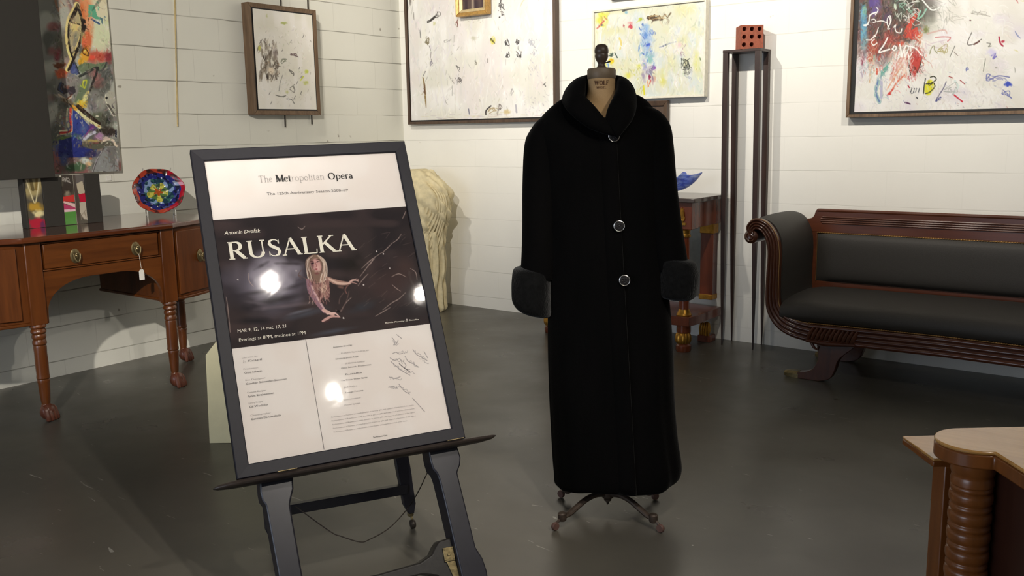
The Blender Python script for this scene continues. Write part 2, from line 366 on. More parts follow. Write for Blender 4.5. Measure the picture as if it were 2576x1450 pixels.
# ------------------------------------------------------------------ serif lettering made of tapering strokes
TK, TN = 0.17, 0.055
def bowl(cx, cy, rx, ry, a0, a1, n=14, tk=TK, tn=TN):
    pts = ell(cx, cy, rx, ry, a0, a1, n); ws = [tn + (tk - tn) * abs(math.cos(math.radians(a0 + (a1 - a0) * i / n))) ** 1.3 for i in range(n + 1)]
    return pts, ws
def bar(x0, y0, x1, y1, w): return [(x0, y0), (x1, y1)], [w, w]
def ser(x, y, r=0.14): return bar(x - r, y, x + r, y, TN)
XH = 0.64
GL = {
 'R': (0.92, [bar(.2, 0, .2, 1, TK), ser(.2, .02), ser(.17, .98, .11), bar(.2, .98, .42, .98, TN), bowl(.42, .74, .24, .24, 90, -90), bar(.2, .5, .42, .5, TN), bar(.42, .5, .80, .03, TK), ser(.85, .02, .09)]),
 'U': (1.0, [bar(.2, 1, .2, .32, TK), ser(.2, .98), bowl(.5, .32, .3, .3, 180, 360), bar(.8, .32, .8, 1, TN * 1.2), ser(.8, .98, .12)]),
 'S': (0.72, [([(.60, .74), (.57, .88), (.46, .96), (.33, .975), (.18, .9), (.15, .75), (.22, .62), (.38, .52), (.54, .41), (.60, .26), (.52, .09), (.36, .02), (.22, .05), (.12, .16), (.1, .3)], [.05, .05, .05, .06, .12, .16, .17, .17, .17, .16, .12, .06, .05, .05, .05]), bar(.61, .72, .61, .96, .04), bar(.1, .04, .1, .3, .04)]),
 'A': (0.98, [bar(.1, .02, .46, .98, TN * 1.2), bar(.46, 1, .84, .02, TK), bar(.22, .36, .7, .36, TN), ser(.1, .02, .11), ser(.86, .02, .13)]),
 'L': (0.80, [bar(.2, 0, .2, 1, TK), ser(.2, .98), bar(.06, .02, .72, .02, TN), bar(.73, 0, .76, .26, .05)]),
 'K': (0.98, [bar(.2, 0, .2, 1, TK), ser(.2, .98), ser(.2, .02), bar(.25, .45, .76, .97, TN * 1.3), bar(.42, .58, .84, .03, TK), ser(.78, .98, .12), ser(.88, .02, .11)]),
 'T': (0.82, [bar(.41, 0, .41, 1, TK), ser(.41, .02), bar(.05, .97, .77, .97, TN), bar(.05, .78, .06, .97, .04), bar(.77, .78, .76, .97, .04)]),
 'M': (1.15, [bar(.17, 0, .17, 1, TN * 1.3), bar(.17, 1, .56, .02, TK), bar(.56, .02, .95, 1, TN * 1.2), bar(.96, 0, .96, 1, TK), ser(.17, .02, .11), ser(.96, .02, .13), ser(.14, .98, .1), ser(.99, .98, .1)]),
 'O': (1.02, [bowl(.51, .5, .38, .47, 0, 360, 28)]),
 'W': (1.3, [bar(.08, 1, .38, .02, TK), bar(.38, .02, .64, .96, TN * 1.2), bar(.62, 1, .92, .02, TK), bar(.92, .02, 1.2, 1, TN * 1.2), ser(.1, .98, .12), ser(1.18, .98, .11)]),
 'F': (0.76, [bar(.2, 0, .2, 1, TK), ser(.2, .02), bar(.06, .98, .68, .98, TN), bar(.2, .52, .5, .52, TN), bar(.68, .98, .69, .78, .04), bar(.5, .42, .5, .62, .04)]),
 'D': (0.96, [bar(.2, 0, .2, 1, TK), bar(.06, .98, .42, .98, TN), bar(.06, .02, .42, .02, TN), bowl(.42, .5, .38, .48, 90, -90)]),
 'E': (0.8, [bar(.2, 0, .2, 1, TK), bar(.06, .98, .68, .98, TN), bar(.06, .02, .7, .02, TN), bar(.2, .52, .5, .52, TN), bar(.68, .98, .69, .8, .04), bar(.7, .02, .72, .22, .04)]),
 'h': (0.68, [bar(.15, 0, .15, 1, .13), bar(.05, .97, .15, .97, TN), bowl(.36, XH - .2, .17, .19, 170, 0, tk=.13), bar(.53, 0, .53, XH - .2, .13), ser(.15, .02, .1), ser(.53, .02, .1)]),
 'e': (0.56, [bowl(.28, XH / 2, .21, XH / 2 - .02, 20, 320, tk=.13), bar(.1, .36, .48, .36, TN)]),
 't': (0.42, [bar(.18, .1, .18, .84, .12), bar(.03, XH - .02, .36, XH - .02, TN), bowl(.28, .1, .1, .09, 180, 320, tk=.1)]),
 'r': (0.48, [bar(.15, 0, .15, XH, .13), bar(.05, XH - .02, .15, XH - .02, TN), ser(.15, .02, .1), bowl(.32, XH - .16, .15, .14, 160, 40, tk=.08)]),
 'o': (0.62, [bowl(.31, XH / 2, .23, XH / 2 - .02, 0, 360, 22, tk=.13)]),
 'p': (0.68, [bar(.15, -.3, .15, XH, .13), bar(.05, XH - .02, .15, XH - .02, TN), bowl(.34, XH / 2, .24, XH / 2 - .02, 150, -150, tk=.13), ser(.15, -.28, .1)]),
 'l': (0.32, [bar(.16, 0, .16, 1, .13), bar(.06, .97, .16, .97, TN), ser(.16, .02, .1)]),
 'i': (0.32, [bar(.16, 0, .16, XH, .13), bar(.06, XH - .02, .16, XH - .02, TN), ser(.16, .02, .1), bar(.15, .84, .17, .84, .12)]),
 'a': (0.58, [bar(.42, .05, .42, XH - .18, .13), bowl(.27, XH - .18, .15, .16, 0, 160, tk=.08), bowl(.25, .19, .15, .17, 40, 330, tk=.13), bar(.42, .03, .54, .03, TN)]),
 'n': (0.68, [bar(.15, 0, .15, XH, .13), bar(.05, XH - .02, .15, XH - .02, TN), bowl(.36, XH - .2, .17, .19, 170, 0, tk=.13), bar(.53, 0, .53, XH - .2, .13), ser(.15, .02, .1), ser(.53, .02, .1)]),
 ' ': (0.38, []),
}
def text_width(s): return sum(GL[c][0] for c in s)
def letter(mb, s, x, z, height, width, place, fat=1.0, shear=0.0):
    """Lay the string s into mb; place(a, b) maps text-plane metres (right, up) to a point."""
    k = width / text_width(s); cx = x
    for ch in s:
        wd, strokes = GL[ch]
        for pts, ws in strokes:
            n = len(pts); P = [Vector((cx + p[0] * k + shear * p[1] * height, z + p[1] * height)) for p in pts]; A = []; B = []
            loop = (P[0] - P[-1]).length < 1e-5
            for i in range(n):
                d = P[min(i + 1, n - 1)] - P[max(i - 1, 0)]
                if loop and i in (0, n - 1): d = P[1] - P[-2]
                nn = Vector((-d.y, d.x)).normalized() * (ws[i] * height * fat / 2); A.append(P[i] + nn); B.append(P[i] - nn)
            mb.add([place(q.x, q.y) for q in A + B], [(i, i + 1, n + i + 1, n + i) for i in range(n - 1)])
        cx += wd * k
def plain_text(mb, s, x, z, height, width, place, shear=0.0, fat=0.0):
    """Small print set in Blender's built-in face, scaled to a width."""
    cu = bpy.data.curves.new('tmp', 'FONT'); cu.body = s; cu.size = 1; cu.resolution_u = 2; cu.shear = shear; cu.offset = fat
    ob = bpy.data.objects.new('tmp', cu); COL.objects.link(ob)
    dg = bpy.context.evaluated_depsgraph_get(); me = bpy.data.meshes.new_from_object(ob.evaluated_get(dg))
    vs = [v.co.copy() for v in me.vertices]; fs = [tuple(p.vertices) for p in me.polygons]
    x0 = min(v.x for v in vs); x1 = max(v.x for v in vs); kx = width / (x1 - x0); kz = height / 0.72
    mb.add([place(x + (v.x - x0) * kx, z + v.y * kz) for v in vs], fs)
    bpy.data.objects.remove(ob); bpy.data.curves.remove(cu); bpy.data.meshes.remove(me)

# ------------------------------------------------------------------ materials
M_wall_l = wall_mat('white painted block wall', 'Y', 0.9, (234, 233, 222))
M_wall_b = wall_mat('white painted block wall smooth', 'X', 0.28, (240, 238, 230))
M_floor = floor_mat()
M_ceil = plain('grey ceiling paint', (120, 118, 112), 0.8, var=0.02)
M_side = wood('warm mahogany', (76, 38, 12), (118, 66, 25), 'Y', 0.30, 7)
M_side_v = wood('warm mahogany upright', (72, 36, 12), (114, 62, 24), 'Z', 0.30, 7)
M_top = wood('polished mahogany top', (74, 34, 16), (108, 56, 28), 'Y', 0.09, 6, coat=0.9)
M_sofa = wood('dark red mahogany', (58, 28, 16), (98, 52, 31), 'X', 0.28, 6, coat=0.3)
M_sofa_v = wood('dark red mahogany upright', (56, 27, 15), (94, 50, 29), 'Z', 0.28, 6, coat=0.3)
M_paw = wood('carved mahogany', (70, 34, 22), (112, 64, 46), 'Z', 0.35, 14)
M_console = wood('red mahogany veneer', (84, 34, 18), (126, 62, 34), 'Z', 0.25, 5, coat=0.4)
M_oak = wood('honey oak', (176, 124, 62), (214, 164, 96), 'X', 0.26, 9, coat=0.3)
M_oak_side = wood('amber stained oak with edge shade', (100, 54, 20), (146, 86, 38), 'Z', 0.32, 8, coat=0.2)
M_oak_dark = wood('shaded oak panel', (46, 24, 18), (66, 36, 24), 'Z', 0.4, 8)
M_leather = plain('charcoal horsehair cloth', (52, 49, 45), 0.62, var=0.10, bump=0.25, scale=220)
M_gilt = plain('antique gilt', (190, 140, 58), 0.32, 0.85, 0.25, 0.3, 40)
M_gold_nail = plain('brass nail heads', (168, 128, 76), 0.35, 0.7)
M_brass = plain('aged brass', (136, 122, 88), 0.36, 0.8, 0.3, 0.4, 60)
M_darkmetal = plain('dark iron', (66, 60, 54), 0.42, 0.5, 0.2, 0.2, 40)
M_rustiron = plain('brown cast iron', (76, 64, 55), 0.5, 0.35, 0.25, 0.3, 60)
M_black_lac = plain('blue black lacquer', (34, 33, 41), 0.34, 0.0, 0.15, 0.05, 20)
M_frame_blk = plain('charcoal painted moulding', (33, 32, 39), 0.5, 0.0, 0.08, 0.04, 60, 0.22)
M_bar = plain('dark brown oak ledge', (52, 44, 40), 0.38, 0.0, 0.2, 0.15, 60)
M_dkbar = plain('dark stained rail', (34, 31, 29), 0.4, 0.0, 0.2, 0.15, 60)
M_cord = plain('dark cord', (44, 36, 30), 0.8)
M_canvas_edge = plain('raw canvas edge', (226, 220, 204), 0.8)
M_frame_brown = wood('weathered walnut moulding', (84, 64, 46), (132, 106, 80), 'Z', 0.55, 20, coat=0)
M_frame_dark = wood('dark walnut float moulding', (58, 44, 36), (96, 76, 60), 'Z', 0.5, 20, coat=0)
M_black = plain('black rebate', (22, 20, 19), 0.6)
M_gold_fr = plain('old gold leaf moulding', (188, 148, 84), 0.4, 0.45, 0.25, 0.3, 60)
M_gold_lt = plain('pale gilt liner', (206, 186, 142), 0.45, 0.3, 0.15)
M_brick = plain('terracotta brick', (150, 82, 60), 0.8, 0.0, 0.22, 0.5, 50)
M_stand = wood('brown black stained wood', (34, 22, 18), (62, 38, 28), 'Z', 0.42, 9, coat=0.0)
M_stone = plain('cream plaster stone', (222, 208, 168), 0.75, 0.0, 0.14, 0.35, 22)
M_board = plain('cream painted board', (232, 222, 180), 0.6, 0.0, 0.05, 0.1, 12)
M_paper = plain('white tag paper', (236, 234, 226), 0.8, var=0.02)
M_string = plain('white string', (214, 206, 190), 0.8)
M_tan = plain('tan linen cover', (186, 152, 108), 0.85, 0.0, 0.06, 0.35, 320)
M_cap = plain('brown grey neck cap', (122, 104, 82), 0.5, 0.0, 0.1, 0.1, 40)
M_finial = plain('turned dark wood finial', (84, 68, 56), 0.38, 0.0, 0.15)
M_stamp = plain('brown stamp ink', (92, 60, 40), 0.9)
M_ink = plain('black printing ink', (34, 32, 34), 0.6)
M_ink_grey = plain('grey printing ink', (172, 167, 166), 0.6)
M_ink_mid = plain('soft black printing ink', (112, 109, 110), 0.6)
M_ink_white = plain('white printing ink', (240, 236, 222), 0.5, var=0.02)
M_panel = plain('matt charcoal board', (46, 43, 38), 0.7, 0.0, 0.05)
M_white_metal = plain('clear pale stand', (214, 212, 204), 0.25, 0.1)
M_paint = painted('oil paint on canvas', 0.55, 0.3)
M_print = painted('poster print', 0.6, 0.0, spec=0.05)
M_glassart = painted('glossy fused glass', 0.08, 0.0, 0.8)
M_glass = glass_sheet('poster glazing')
def fur():
    t = NT('black sheared fur'); b = t.bsdf(Roughness=0.95); b.inputs['Specular IOR Level'].default_value = 0.05
    b.inputs['Sheen Weight'].default_value = 0.06; b.inputs['Sheen Roughness'].default_value = 0.3
    v = t.coord((1, 1, 0.3)); f = t.noise(v, 10, 4)
    t.l(t.ramp(f, [(0.3, L4((7, 7, 7))), (0.7, L4((11, 10, 10)))]), b.inputs['Base Color'])
    t.l(t.bump(t.noise(t.coord((1, 1, 0.4)), 420, 2), 0.4, 0.003), b.inputs['Normal']); return t.m
M_fur = fur()
def fur_cuff():
    t = NT('black longer fur'); b = t.bsdf(Roughness=0.9); b.inputs['Specular IOR Level'].default_value = 0.12
    b.inputs['Sheen Weight'].default_value = 0.18; b.inputs['Sheen Roughness'].default_value = 0.35
    t.l(t.ramp(t.noise(t.coord(), 60, 4), [(0.3, L4((10, 10, 10))), (0.7, L4((20, 20, 20)))]), b.inputs['Base Color'])
    t.l(t.bump(t.noise(t.coord((1, 1, 0.3)), 260, 3), 0.7, 0.006), b.inputs['Normal']); return t.m
M_cuff = fur_cuff()

# ------------------------------------------------------------------ the room
X0 = -0.04; X1 = 8.6; Y0 = -10.0
struct(MB().box((X0 - .1, Y0 - .1, -.1), (X1 + .1, .1, 0)).build('floor', M_floor, smooth=False))
struct(MB().box((X0 - .1, Y0 - .1, CEIL), (X1 + .1, .1, CEIL + .1)).build('ceiling', M_ceil, smooth=False))
struct(MB().box((X0 - .1, Y0 - .1, 0), (X0, .1, CEIL)).build('wall_left', M_wall_l, smooth=False))
struct(MB().box((X0, 0, 0), (X1, .1, CEIL)).build('wall_back', M_wall_b, smooth=False))
struct(MB().box((X1, Y0 - .1, 0), (X1 + .1, .1, CEIL)).build('wall_right', M_wall_l, smooth=False))
fw = MB(); fw.box((X0, Y0 - .1, 0), (.8, Y0, CEIL)); fw.box((4.4, Y0 - .1, 0), (X1, Y0, CEIL)); fw.box((.8, Y0 - .1, 0), (4.4, Y0, .6)); fw.box((.8, Y0 - .1, 2.8), (4.4, Y0, CEIL))
struct(fw.build('wall_front', M_wall_b, smooth=False))
wm = MB()
for a, b in (((.8, .6), (.86, 2.8)), ((4.34, .6), (4.4, 2.8)), ((.86, .6), (4.34, .66)), ((.86, 2.74), (4.34, 2.8)), ((2.57, .66), (2.63, 2.74))):
    wm.box((a[0], Y0 - .08, a[1]), (b[0], Y0 - .03, b[1]))
struct(wm.build('window_1', M_black_lac, smooth=False))

# ceiling track with lamp heads
M_hood = plain('white track enamel', (226, 224, 218), 0.4, var=0.02)
M_bulb = emit('lit halogen lens', (1.0, 0.90, 0.76), 90.0)
def track(a, b, label):
    o = MB(); a = Vector(a); b = Vector(b); d = (b - a).normalized(); s = Vector((-d.y, d.x, 0)) * .018
    o.loft([[a + s + Vector((0, 0, 0)), a - s, a - s - Vector((0, 0, .03)), a + s - Vector((0, 0, .03))], [b + s, b - s, b - s - Vector((0, 0, .03)), b + s - Vector((0, 0, .03))]])
    tag(o.build('lighting_track', M_hood), label, 'lighting track', 'lighting tracks on the ceiling')
track((.3, -2.27, CEIL), (6.0, -2.27, CEIL), 'white lighting track on the ceiling in front of the back wall')
track((4.4, -6.6, CEIL), (5.2, -6.6, CEIL), 'short white lighting track on the ceiling over the camera')
LN = ['lamp head lighting the corner painting', 'lamp head lighting the pastel painting', 'lamp head lighting the wall above the sofa', 'lamp head lighting the large scrawled painting', 'lamp head lighting the left wall', 'lamp head aimed at the framed poster', 'lamp head aimed at the fur coat', 'lamp head aimed at the easel from the right']
for (p, q, wt, deg), nm in zip(LAMPS, LN):
    p = Vector(p); d = (Vector(q) - p).normalized()
    t = thing('track_lamp', (p.x, p.y, CEIL), 'white track ' + nm, 'lamp', 'track lamps on the ceiling')
    M = d.to_track_quat('Z', 'Y').to_matrix()
    h = MB(); h.lathe([(.03, -.13), (.042, -.11), (.052, -.02), (.055, 0), (.051, 0), (.047, -.02)], p, 24, M)
    h.build('lamp_hood', M_hood, t)
    MB().lathe([(.001, -.012), (.018, -.012), (.018, -.010), (.001, -.008)], p, 24, M).build('lens', M_bulb, t)
    st = MB(); st.tube([p - d * .09, (p.x - d.x * .09, p.y - d.y * .09, CEIL)], .009); st.build('stem', M_hood, t)
    ld = bpy.data.lights.new('lamp_light', 'SPOT'); ld.energy = wt; ld.spot_size = math.radians(deg); ld.spot_blend = 0.85; ld.shadow_soft_size = 0.035; ld.color = (1.0, 0.93, 0.83)
    lo = bpy.data.objects.new('lamp_light', ld); COL.objects.link(lo); lo.location = p + d * .02; lo.rotation_euler = d.to_track_quat('-Z', 'Y').to_euler()

# ------------------------------------------------------------------ hanging rods on the left wall, wall label
def rod(y0, y1, zb, r, mat, label):
    tag(MB().tube([(X0 + .014, y0, CEIL), (X0 + .014, (y0 * .5 + y1 * .5) + .002, 2.3), (X0 + .014, y1, zb)], r, 8).build('hanging_rod', mat), label, 'rod', 'picture hanging rods on the left wall')
rod(-2.06, -2.155, 1.488, .0045, plain('pale brass rod', (206, 184, 132), .4, .25), 'slim brass rod hanging bare on the block wall beside the splashy painting')
rod(-1.225, -1.265, 1.478, .0055, M_darkmetal, 'thin dark rod ending just below the middle of the walnut framed picture')
rod(-.975, -1.01, 1.497, .0055, M_darkmetal, 'short dark rod end peeping out below the right side of the walnut framed picture')
tag(MB().box((X0, -2.675, 1.158), (X0 + .008, -2.64, 1.19)).build('wall_label', M_paper, bevel=.002), 'tiny white square label on the wall under the splashy painting', 'label')

# ------------------------------------------------------------------ paintings
def frame4(mb, O, U, V, N, w, t, face=None):
    """four mitred bars round the rectangle O,U,V (outer edge), width w, from depth 0 to t along N"""
    u = U.normalized(); v = V.normalized()
    A = [O, O + U, O + U + V, O + V]; B = [O + u * w + v * w, O + U - u * w + v * w, O + U + V - u * w - v * w, O + V + u * w - v * w]
    for i in range(4):
        j = (i + 1) % 4
        mb.add([A[i], A[j], B[j], B[i], A[i] + N * t, A[j] + N * t, B[j] + N * (face if face is not None else t), B[i] + N * (face if face is not None else t)],
               [(0, 1, 2, 3), (7, 6, 5, 4), (0, 4, 5, 1), (1, 5, 6, 2), (2, 6, 7, 3), (3, 7, 4, 0)])
    return mb
V3 = Vector
# --- splashy unframed canvas, left wall
PA = Painter([(-113, -216), (254, -156), (306, 431), (-39, 447)], 300, 480, (128, 128, 122))
p = PA
p.wash((176, 178, 168), 26, 40, 1, .45, .75); p.wash((84, 86, 80), 18, 30, 2, .5, .75, .8); p.wash((150, 60, 60), 40, 30, 3, .6, .85, .5)
p.blob(245, 30, 62, 140, (222, 214, 184), 1, .35, 0, .12, 4); p.blob(235, -110, 80, 90, (214, 206, 180), 1, .4)
p.blob(258, 75, 42, 50, (214, 220, 184), .8, .5); p.blob(215, 20, 20, 70, (222, 150, 104), .8, .5, -6); p.blob(200, 20, 10, 40, (214, 122, 72), .8, .5, -8)
p.blob(150, 20, 22, 70, (170, 170, 158), .9, .5); p.blob(150, 110, 26, 50, (104, 100, 88), .9, .5); p.blob(135, 130, 12, 28, (134, 62, 66), .7, .6)
p.blob(212, 96, 16, 34, (216, 112, 72), 1, .35, 8); p.blob(236, 138, 50, 18, (196, 92, 74), 1, .5, 4); p.blob(272, 138, 20, 17, (140, 56, 60), .9, .5); p.blob(226, 138, 9, 6, (232, 86, 66), 1, .4)
p.blob(205, 135, 14, 26, (226, 166, 62), 1, .4, 15); p.blob(195, 150, 9, 12, (206, 158, 50), 1, .4)
p.poly([(217, 5), (233, 8), (241, 35), (253, 41), (250, 44), (235, 42), (226, 36), (215, 37)], (98, 172, 138)); p.stroke([(226, 42), (236, 48), (246, 54)], 5, (58, 86, 128)); p.stroke([(232, 42), (246, 49)], 2, (230, 230, 224))
p.blob(140, 158, 18, 10, (110, 62, 36), 1, .4); p.blob(145, 178, 18, 16, (196, 96, 62), 1, .35)
for pts, ww in (([(187, 5), (176, 25), (166, 45), (162, 75), (164, 105), (170, 130), (176, 142)], 6), ([(187, 5), (194, 28), (200, 55), (197, 85), (187, 115), (176, 142), (163, 168)], 7)):
    p.stroke([(a - 3, b) for a, b in pts], ww + 6, (226, 206, 138)); 
p.poly([(186, 12), (168, 55), (166, 90), (174, 128), (194, 80), (196, 55)], (180, 166, 128)); p.blob(180, 62, 12, 12, (214, 196, 130), 1, .3); p.blob(180, 95, 7, 22, (146, 140, 122), 1, .4, 8)
for pts, ww in (([(187, 5), (176, 25), (166, 45), (162, 75), (164, 105), (170, 130), (176, 142)], 5), ([(187, 5), (194, 28), (200, 55), (197, 85), (187, 115), (176, 142), (163, 168)], 7), ([(186, 10), (176, 34), (168, 46)], 9), ([(168, 50), (180, 52), (192, 55)], 3), ([(203, 46), (205, 58), (202, 70)], 10), ([(208, 62), (215, 68)], 3), ([(176, 142), (170, 158), (162, 170)], 6)):
    p.stroke(ww and pts, ww, (38, 30, 27), rough=.3)
p.stroke([(198, 122), (206, 114), (216, 128), (214, 134), (200, 126), (203, 114)], 2.6, (84, 50, 28)); p.poly([(203, 119), (208, 120), (213, 130), (209, 130)], (238, 214, 110))
p.poly([(176, 148), (184, 158), (193, 178), (184, 182), (168, 178), (166, 170)], (78, 88, 136)); p.stroke([(178, 148), (186, 165), (191, 180)], 3, (44, 48, 50))
p.poly([(186, 162), (205, 150), (235, 155), (262, 150), (268, 162), (250, 172), (215, 168), (196, 180)], (112, 126, 98)); 
p.stroke([(192, 186), (212, 176), (238, 164), (242, 170)], 7, (54, 58, 54)); p.stroke([(240, 166), (236, 182), (228, 200), (221, 222)], 6, (50, 46, 44)); p.stroke([(266, 152), (258, 166), (244, 176)], 5, (64, 70, 66))
p.blob(268, 185, 26, 24, (92, 94, 90), .9, .5, 0, .4); p.dabs(240, 165, 290, 215, 26, 6, 16, 2.4, [(170, 172, 168), (120, 124, 120), (66, 66, 64), (150, 130, 120)], 120, 50)
p.poly([(148, 196), (170, 178), (192, 190), (205, 200), (200, 240), (180, 262), (160, 254), (146, 225)], (132, 130, 124)); p.blob(165, 195, 20, 16, (150, 142, 140), .8, .5)
p.poly([(200, 195), (214, 190), (220, 200), (206, 240), (186, 256), (178, 250)], (110, 124, 98)); p.stroke([(202, 198), (210, 196), (208, 208), (204, 216), (200, 206), (203, 196)], 3.5, (188, 192, 66))
p.poly([(138, 200), (150, 204), (150, 216), (178, 210), (182, 226), (168, 236), (162, 226), (150, 232), (132, 220)], (60, 54, 60)); p.blob(158, 213, 8, 7, (120, 80, 70), .8, .5); p.stroke([(143, 200), (138, 216), (146, 226)], 4, (60, 72, 104))
p.stroke([(137, 232), (148, 240), (158, 244), (170, 238)], 5, (206, 190, 170)); p.stroke([(150, 248), (160, 242), (172, 232)], 3, (104, 54, 32)); p.blob(160, 250, 22, 8, (104, 88, 70), .9, .5, 20)
p.stroke([(214, 226), (204, 244), (194, 258), (187, 256)], 7, (222, 202, 110)); p.blob(200, 256, 13, 14, (226, 190, 62), 1, .4, 30, .3); p.blob(207, 240, 7, 15, (232, 220, 150), 1, .4, 20); p.blob(196, 262, 5, 4, (196, 130, 40), 1, .4)
p.blob(226, 262, 16, 26, (120, 114, 116), .9, .5, 20); p.blob(250, 252, 20, 22, (150, 150, 142), .9, .5); p.poly([(262, 232), (272, 224), (288, 226), (292, 290), (280, 284), (262, 256)], (176, 174, 160)); p.stroke([(263, 232), (262, 246), (270, 262), (282, 282)], 2.4, (228, 224, 206)); p.blob(265, 241, 3.6, 3.6, (20, 18, 18), 1, .2, 0, 0)
p.poly([(262, 254), (272, 258), (290, 284), (284, 286)], (96, 92, 84)); p.stroke([(270, 266), (284, 288)], 2, (232, 226, 208))
p.blob(240, 292, 26, 18, (98, 104, 84), .9, .5, 0, .4); p.blob(262, 305, 30, 22, (76, 76, 66), .9, .5, 0, .4); p.blob(238, 288, 5, 3, (214, 212, 190), 1, .3); p.blob(270, 300, 8, 10, (40, 46, 40), 1, .4)
p.blob(268, 328, 30, 14, (56, 48, 42), 1, .4); p.poly([(290, 322), (293, 322), (293, 344), (288, 342)], (28, 34, 56)); p.dabs(240, 280, 288, 322, 20, 5, 14, 2, [(130, 132, 120), (58, 62, 54), (176, 172, 160)], 60, 60)
p.blob(144, 292, 16, 34, (122, 118, 110), 1, .4); p.dabs(138, 268, 158, 320, 14, 5, 10, 2, [(190, 190, 184), (84, 82, 78)], 60, 60)
p.poly([(172, 272), (184, 276), (210, 306), (222, 318), (212, 332), (196, 352), (172, 350), (170, 320)], (52, 66, 140)); p.blob(204, 320, 14, 18, (96, 118, 160), .7, .7); p.blob(180, 345, 24, 14, (84, 116, 84), .8, .6)
p.stroke([(160, 268), (158, 295), (162, 322), (140, 326)], 5, (232, 222, 192)); p.stroke([(168, 268), (167, 295), (169, 326), (142, 331)], 6, (196, 62, 58)); p.stroke([(172, 270), (172, 325)], 2, (216, 206, 176)); p.stroke([(142, 335), (160, 333), (172, 327)], 2.5, (210, 196, 150))
p.blob(150, 346, 22, 9, (100, 124, 68), .9, .6); p.blob(225, 316, 18, 14, (92, 62, 122), .9, .5, -40); p.stroke([(204, 344), (216, 326), (228, 316)], 4, (136, 70, 132)); p.stroke([(204, 348), (218, 336), (232, 330)], 8, (196, 196, 212)); p.blob(244, 340, 16, 12, (170, 130, 168), .9, .5); p.blob(225, 352, 26, 5, (178, 160, 100), .9, .5)
p.stroke([(164, 256), (178, 268), (190, 272)], 4, (48, 36, 30)); p.stroke([(186, 262), (215, 286), (244, 308)], 11, (50, 36, 28)); p.stroke([(175, 263), (195, 282), (222, 302), (246, 316)], 8, (234, 220, 170)); p.stroke([(174, 262), (182, 270)], 8, (226, 172, 70)); p.blob(243, 314, 3.5, 2.6, (196, 150, 92), 1, .3)
p.poly([(138, 352), (175, 340), (200, 356), (240, 372), (232, 386), (200, 394), (150, 396), (136, 392)], (40, 50, 118)); p.blob(180, 372, 50, 24, (38, 48, 120), 1, .4); p.blob(225, 386, 26, 12, (52, 50, 92), .9, .5)
p.blob(150, 400, 16, 18, (70, 84, 130), .9, .5); p.blob(190, 418, 30, 16, (78, 104, 76), 1, .5); p.blob(172, 424, 22, 12, (66, 92, 66), .9, .5)
p.blob(206, 405, 18, 10, (206, 214, 206), 1, .5); p.blob(216, 412, 10, 9, (220, 186, 140), .9, .5); p.blob(220, 398, 6, 4, (180, 120, 80), .8, .5)
p.stroke([(204, 360), (235, 368), (262, 358), (282, 364)], 14, (96, 92, 80)); p.blob(235, 366, 34, 8, (92, 92, 78), 1, .5); p.stroke([(256, 352), (270, 348), (284, 352), (288, 362), (294, 366)], 6, (226, 208, 188)); p.blob(262, 345, 14, 6, (206, 186, 176), .8, .5)
p.poly([(228, 432), (240, 396), (258, 366), (290, 366), (296, 400), (298, 432)], (140, 142, 142)); p.poly([(266, 368), (290, 366), (293, 400), (284, 412), (270, 410)], (118, 116, 114)); p.stroke([(258, 370), (240, 398), (228, 430)], 3, (70, 62, 66)); p.stroke([(252, 378), (236, 404), (226, 432)], 1.4, (206, 206, 208)); p.stroke([(280, 420), (286, 410), (284, 432)], 2, (92, 90, 86)); p.stroke([(256, 432), (280, 436), (296, 428)], 2.4, (70, 66, 62))
p.dabs(125, -150, 290, -20, 60, 20, 60, 8, [(210, 200, 170), (120, 120, 112), (200, 110, 70), (60, 56, 52), (190, 190, 180)], 90, 60, .8)
p.texture(118, -5, 300, 432, 700, 4, 16, 3.4, 46); p.texture(118, -5, 300, 432, 500, 3, 9, 1.8, 70, 60, 80)
p.img = np.clip(p.img * 1.12, 0, 250)
r = thing('abstract_painting', (X0, -3.0, 1.9), 'tall unframed abstract painting with black fish-like loop, blue and orange on block wall', 'painting')
PA.build('canvas', (0.0, -3.4, 2.6), (0, .81, 0), (0, 0, -1.385), M_paint, r, .002)
MB().box((X0 + .005, -3.398, 1.217), (-.0015, -2.592, 2.598)).build('stretcher', M_canvas_edge, r, label='pale canvas edge')

# --- walnut framed white picture, left wall
Y = (-1.60, -.99); Z = (1.565, 2.325)
p = PB = Painter([(646, 20), (793, 36), (793, 275), (650, 270)], 190, 290, (238, 234, 224))
p.wash((228, 224, 206), 40, 30, 3, .45, .8, .6); p.wash((244, 240, 234), 14, 50, 4, .5, .8, .7)
p.dabs(660, 92, 700, 185, 90, 8, 26, 5, [(120, 108, 94), (150, 138, 122), (92, 80, 68), (176, 164, 146)], 95, 22, .75); p.dabs(664, 92, 700, 190, 26, 6, 18, 2.6, [(60, 52, 46), (238, 230, 216)], 95, 30, .9)
p.blob(696, 132, 8, 16, (150, 136, 130), .7, .5); p.blob(684, 175, 12, 12, (236, 222, 200), .8, .5); p.dabs(668, 150, 705, 196, 26, 4, 10, 2, [(80, 66, 54), (176, 150, 120)], 70, 60, .9)
p.blob(658, 116, 4, 9, (206, 206, 100), .9, .5); p.blob(720, 56, 9, 4, (182, 190, 116), .9, .4); p.blob(679, 38, 3, 6, (206, 208, 160), .8, .5)
p.scribble(743, 135, 10, 6, 9, 2.4, (112, 92, 92), .9, 3); p.scribble(716, 150, 9, 8, 9, 2, (120, 124, 104), .8, 5); p.scribble(732, 180, 8, 8, 7, 2, (96, 92, 86), .9, 8)
